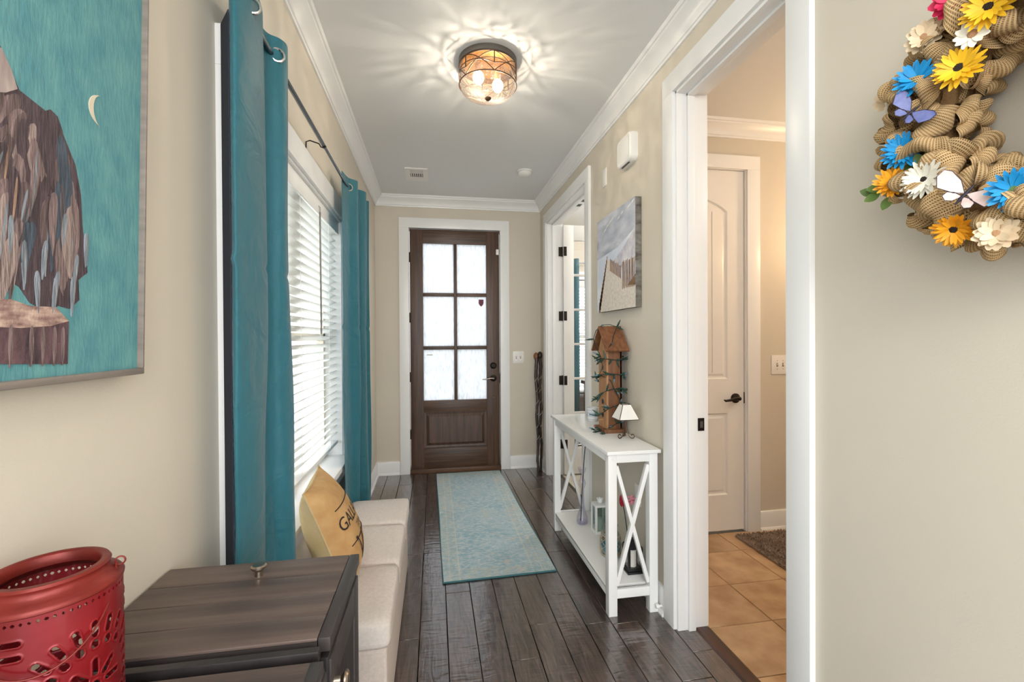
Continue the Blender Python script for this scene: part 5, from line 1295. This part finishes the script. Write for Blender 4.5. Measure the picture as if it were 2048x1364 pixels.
# red rose and pink bloom in a slim clear tube vase
rx_, ry_ = 1.052, 2.375
rs = thing('artificial_rose', 'red rosebud on a dark stem leaning behind the table cross', 'flower', (rx_, ry_, SH))
MB().tube([(rx_+.004, ry_-.01, SH+.002), (rx_, ry_, SH+.15), (rx_-.018, ry_, SH+.275), (rx_-.026, ry_, SH+.312)], .0026, 7).build('stem', 'wire_green', rs)
for k in range(6):
    a = k*1.05; c_ = Vector((rx_-.028+.004*math.cos(a), ry_+.004*math.sin(a), SH+.338))
    MB().grid(lambda u, v, a=a, c_=c_: c_+Vector((math.cos(a+(u-.5)*2.2)*(.003+.012*math.sin(pi*min(1, v*1.02))**.8), math.sin(a+(u-.5)*2.2)*(.003+.012*math.sin(pi*min(1, v*1.02))**.8), -.028+.062*v-.012*(abs(u-.5)*2)**2)), 8, 8).build('petal', 'rose_red', rs, angle=80)
for k in range(4): a = k*1.57; MB().tube([(rx_-.027, ry_, SH+.312), (rx_-.027+.012*math.cos(a), ry_+.012*math.sin(a), SH+.318), (rx_-.027+.016*math.cos(a), ry_+.016*math.sin(a), SH+.330)], [.002, .003, .0006], 5).build('sepal', 'wire_green', rs)
tw = thing('hanging_cord', 'thin dark green cord hanging under the console top', 'cord', (1.035, 2.48, .5))
MB().tube([(1.035, 2.48, TZ-.019), (1.030, 2.478, .70), (1.036, 2.475, .62), (1.040, 2.47, .56)], .0028, 7).build('cord', 'wire_green', tw)
fl = thing('artificial_flower', 'pale pink ruffled bloom behind the table cross', 'flower', (1.075, 2.37, SH))
MB().tube([(1.080, 2.385, SH+.001), (1.078, 2.372, SH+.20), (1.070, 2.36, SH+.315)], .002, 6).build('stem', 'glass_jar', fl)
rg = fr(8)
for k in range(22):
    a = rg.random()*6.28; b = rg.random()*1.5; c_ = Vector((1.068+.022*math.cos(a)*math.sin(b), 2.358+.022*math.sin(a)*math.sin(b), SH+.330+.045*(rg.random()-.3)))
    MB().sphere(c_, .0085, 7, 5, (1, 1, .6)).build('petal', 'flower_pink', fl)
nk = thing('outlet_plate', 'white wall outlet behind the pink bloom under the console', 'outlet', (XR, 2.40, .46))
MB().box(XR-.006, XR, 2.335, 2.405, .435, .550).build('cover_plate', 'plastic_white', nk, bevel=.003)
for z in (.468, .517): MB().box(XR-.0075, XR-.005, 2.353, 2.387, z-.014, z+.014).build('socket', 'plastic_white', nk, bevel=.002)
# second walking aid: sticks in the corner
def stick(name, label, pts, seed, knob_m):
    t = thing(name, label, 'walking stick', pts[0]); rg = fr(seed); n = 34; P = []; Rr = []
    a, b = Vector(pts[0]), Vector(pts[1])
    for i in range(n+1):
        f = i/n; P.append(a.lerp(b, f)+Vector((.006*math.sin(f*17+seed)+.004*(rg.random()-.5), .006*math.cos(f*13+seed), 0))); Rr.append(.011+.005*f+.003*rg.random())
    MB().tube(P, Rr, 9).build('shaft', 'stick_dark', t)
    MB().sphere(b+Vector((0, 0, .012)), .026, 12, 9, (1, 1, 1.5)).build('knob_head', knob_m, t)
    W_ = MB(); q = []
    for i in range(70): f = .25+.65*i/69; p = a.lerp(b, f); q.append(p+Vector((.017*math.cos(f*60), .017*math.sin(f*60)-.004, 0)))
    W_.tube(q[::1], .0016, 5); W_.build('pale_strip', 'stick_white', t)
stick('walking_stick', 'gnarled dark walking stick with a tan knob leaning in the corner', [(1.046, 4.545, .001), (1.052, 4.655, 1.165)], 3, 'stick_knob')
stick('walking_stick', 'gnarled dark walking stick with a dark knob beside the study doorway', [(1.082, 4.560, .001), (1.090, 4.640, 1.175)], 11, 'stick_dark')

# ------------------------------------------------------------------ burlap wreath
WXc = XR-.012
wc = Vector((XR-.075, .605, 1.790)); RC = .196
wr = thing('wreath', 'round burlap wreath with silk flowers and butterflies on the right wall', 'wreath', (XR-.01, wc.y, wc.z))
MB().tube([(XR-.062, wc.y+RC*math.cos(2*pi*i/48), wc.z+RC*math.sin(2*pi*i/48)) for i in range(48)], .050, 12, closed=True).build('ring_form', 'burlap_core', wr)
rg = fr(12)
def loopmesh(seed):
    g = fr(seed); L_ = .105+.02*g.random(); H_ = .046+.012*g.random(); W0 = .062+.014*g.random(); ph = g.random()*6; tw_ = g.uniform(-.5, .5); k1 = g.uniform(.6, 1.3)
    def f(u, v):
        w = (u-.5); t = v
        ang = -.35*pi+t*1.7*pi
        x = .5*L_*(.55*math.sin(ang)+.9*(t-.5)); z = H_*(.45-math.cos(ang)*.62)
        pin = .38+.62*math.sin(pi*t)**.7; y = w*W0*2*pin*.62
        z += .012*math.sin(2*pi*u*1.5+ph+3*t)*pin*k1 - .020*abs(w)**1.5*math.sin(pi*t)
        x += .010*math.sin(2*pi*u+ph)*math.sin(pi*t)
        c, s = math.cos(tw_*w), math.sin(tw_*w)
        return (x*c-y*s*.3, y, z)
    return MB().grid(f, 10, 22, uvs=(W0*1.15, L_*1.9)).mesh('burlap_loop', 'burlap_weave', angle=85)
LM = [loopmesh(100+i) for i in range(9)]
NL = 30
for i in range(NL):
    for lane, (pd_, sc_) in enumerate(((-70, .95), (-24, 1.05), (22, 1.1), (66, 1.0), (-105, .8))):
        th = 2*pi*(i+.25*lane+.3*(rg.random()-.5))/NL
        if lane in (0, 4) and i % 3 == 2: continue
        rdir = Vector((0, math.cos(th), math.sin(th))); tang = Vector((0, -math.sin(th), math.cos(th))); nrm0 = Vector((-1, 0, 0))
        a = R(pd_+rg.uniform(-10, 10)); nrm = (nrm0*math.cos(a)+rdir*math.sin(a)).normalized()
        pos = Vector((XR-.062, wc.y, wc.z))+rdir*RC+nrm*.040
        rot = rg.uniform(0, 2*pi); xd = tang*math.cos(rot)+(nrm.cross(tang))*math.sin(rot); xd = (xd-nrm*xd.dot(nrm)).normalized(); yd = nrm.cross(xd)
        mt_ = Matrix((xd, yd, nrm)).transposed(); s = sc_*rg.uniform(.80, 1.05)
        o = link('burlap_loop', rg.choice(LM), wr, pos, mt_.to_euler(), (s, s, s))
def petal_mesh(name, L_, W_, mat, cup=.25, tip=.5):
    def f(u, v):
        w = W_*(math.sin(pi*min(1, (v*.92+.06)))**tip)*(u-.5); return (.12*L_+L_*v*.9, w, cup*L_*v*v*.5+.12*abs(u-.5)*W_)
    return MB().grid(f, 2, 5).mesh(name, mat, angle=80, fix=False)
def petal_set(mat, L_, W_, cup=.25): return petal_mesh('petal', L_, W_, mat, cup)
def flower(px, py, rpx, mat, cmat, n=16, layers=3, name='silk_flower', label=None, xoff=.150, cfrac=.30, wfac=.25, cup=.25, tilt=None):
    c_ = wp(px, py, 0, XR-xoff); depth = c_.dot(_f) if False else (c_-Vector((0, 0, CAMZ))).dot(_f)
    rad_ = rpx*depth/FPX*1.02
    to = Vector((-.80, -.45, .0))+Vector((rg.uniform(-.25, .1), rg.uniform(-.25, .25), rg.uniform(-.25, .25))) if tilt is None else Vector(tilt); to.normalize()
    q = to.to_track_quat('Z', 'Y'); me = petal_set(mat, rad_, rad_*wfac, cup)
    ce = MB().sphere((0, 0, rad_*.05), rad_*cfrac, 14, 8, (1, 1, .42)).mesh(name, cmat); fo = link(name, ce, wr, c_, q.to_euler())
    if label: fo['label'] = label
    for l in range(layers):
        for i in range(n):
            a = 2*pi*(i+.5*l)/n+rg.uniform(-.08, .08); p = bpy.data.objects.new('petal', me); COL.objects.link(p); p.parent = fo
            p.rotation_euler = (rg.uniform(-.12, .12), -.10-.30*l+rg.uniform(-.12, .12), a); k = 1-.16*l+rg.uniform(-.06, .06); p.scale = (k, k, k); p.location = (0, 0, rad_*.05*l)
    return fo
flower(1908, -4, 36, 'petal_pink', 'petal_pink', 12, 2, 'silk_rose', 'crimson silk bloom', cfrac=.3, wfac=.6)
flower(1978, 14, 42, 'yellow', 'centre_dark', 20, 2, 'sunflower', 'yellow silk sunflower')
flower(1848, 74, 30, 'petal_cream', 'centre_tan', 12, 2, 'dried_flower', 'cream dried bloom', wfac=.5)
flower(1945, 68, 27, 'petal_white', 'centre_tan', 12, 1, 'dried_flower', 'white dried bloom', wfac=.5)
flower(1918, 137, 41, 'yellow', 'centre_dark', 20, 2, 'sunflower', 'yellow silk sunflower')
flower(1834, 160, 37, 'gerbera_blue', 'centre_green', 20, 2, 'gerbera', 'bright blue silk gerbera')
flower(1778, 200, 25, 'petal_cream', 'centre_tan', 12, 1, 'dried_flower', 'cream dried bloom', wfac=.5, xoff=.11)
flower(1790, 212, 17, 'petal_white', 'petal_white', 10, 2, 'dried_flower', 'small white bloom', wfac=.6, xoff=.13)
flower(1806, 303, 35, 'gerbera_blue', 'centre_green', 20, 2, 'gerbera', 'bright blue silk gerbera', xoff=.14)
flower(1785, 366, 31, 'orange_yellow', 'centre_dark', 20, 2, 'sunflower', 'golden silk sunflower', xoff=.14)
flower(1849, 359, 38, 'petal_white', 'centre_dark', 20, 2, 'gerbera', 'white silk gerbera', cfrac=.22)
flower(2028, 380, 42, 'gerbera_blue', 'centre_green', 20, 2, 'gerbera', 'bright blue silk gerbera')
flower(1908, 458, 35, 'orange_yellow', 'centre_dark', 20, 2, 'sunflower', 'golden silk sunflower', tilt=(-.75, -.3, -.5))
flower(1993, 467, 35, 'petal_cream', 'centre_tan', 13, 2, 'dried_flower', 'cream dried bloom', wfac=.5)
for (x, y, a_m, c_m, nm_) in ((2150, 455, 'yellow', 'centre_dark', 'sunflower'), (2235, 330, 'petal_white', 'centre_dark', 'gerbera'), (2245, 150, 'gerbera_blue', 'centre_green', 'gerbera'), (2160, -10, 'orange_yellow', 'centre_dark', 'sunflower'), (2060, -50, 'petal_cream', 'centre_tan', 'dried_flower')): flower(x, y, 40, a_m, c_m, 20, 2, nm_)
leaf_me = petal_mesh('leaf', .034, .020, 'leaf_green', .15, .8)
for (x, y, an) in [(1772, 372, 185), (1764, 384, 210), (1782, 390, 250), (1812, 345, 150), (1808, 352, 60), (1800, 350, 100), (1858, 330, 90), (1868, 328, 60), (1850, 335, 120), (1868, 372, -30), (1862, 380, -70), (1872, 366, 10), (1755, 388, 160)]:
    p = wp(x, y, 0, XR-.128); n_ = Vector((-.85, -.5, .1)).normalized(); X_ = Vector((0, -1, 0)); X_ = (X_-n_*X_.dot(n_)).normalized(); Y_ = n_.cross(X_)
    if Y_.z < 0: Y_ = -Y_
    a = R(an); xd = X_*math.cos(a)+Y_*math.sin(a); yd = n_.cross(xd); link('leaf', leaf_me, wr, p, Matrix((xd, yd, n_)).transposed().to_euler())
def butterfly(px, py, s, mat, ang, label, xoff):
    c_ = wp(px, py, 0, XR-xoff); n_ = Vector((-.8, -.55, .1)).normalized(); X_ = Vector((0, -1, 0)); X_ = (X_-n_*X_.dot(n_)).normalized(); Y_ = n_.cross(X_)
    if Y_.z < 0: Y_ = -Y_
    a = R(ang); xd = X_*math.cos(a)+Y_*math.sin(a); yd = n_.cross(xd); eu = Matrix((xd, yd, n_)).transposed().to_euler()
    body = MB().tube([(-.016*s, 0, .002), (-.006*s, 0, .003), (.010*s, 0, .004), (.018*s, 0, .003)], [.0012*s, .003*s, .0025*s, .001*s], 8).mesh('butterfly', 'wing_mark'); bo = link('butterfly', body, wr, c_, eu); bo['label'] = label
    up = [(.003, .001), (.016, .016), (.022, .034), (.019, .044), (.006, .045), (-.008, .034), (-.004, .012)]; lo = [(-.002, .002), (-.002, .012), (-.006, .020), (-.014, .021), (-.018, .014), (-.014, .006), (-.006, .002)]
    for sg in (-1, 1):
        for poly in (up, lo):
            m = MB(); m.prism([(x*s, sg*y*s) for x, y in poly], lambda q, w, d: (q, w, .004+abs(w)*.35+d), 0, .0006); wo = m.build('wing', mat, bo, local=True, smooth=False)
            cxm_ = sum(p[0] for p in poly)/7; cym = sum(p[1] for p in poly)/7
            rim = [(cxm_+(x-cxm_)*.97, cym+(y-cym)*.97) for x, y in poly]
            MB().tube([(x*s, sg*y*s, .0042+abs(y*s)*.35+.0004) for x, y in rim], .0007, 4, closed=True).build('wing_edge', 'wing_mark', wo, local=True)
    for sg in (-1, 1): MB().tube([(.017*s, 0, .004), (.030*s, sg*.008*s, .010)], .0005, 4).build('antenna', 'wing_mark', bo, local=True)
butterfly(1820, 228, 1.0, 'wing_purple', 40, 'violet blue paper butterfly', .155)
butterfly(1928, 392, 1.15, 'wing_pink', 55, 'pale pink paper butterfly', .165)
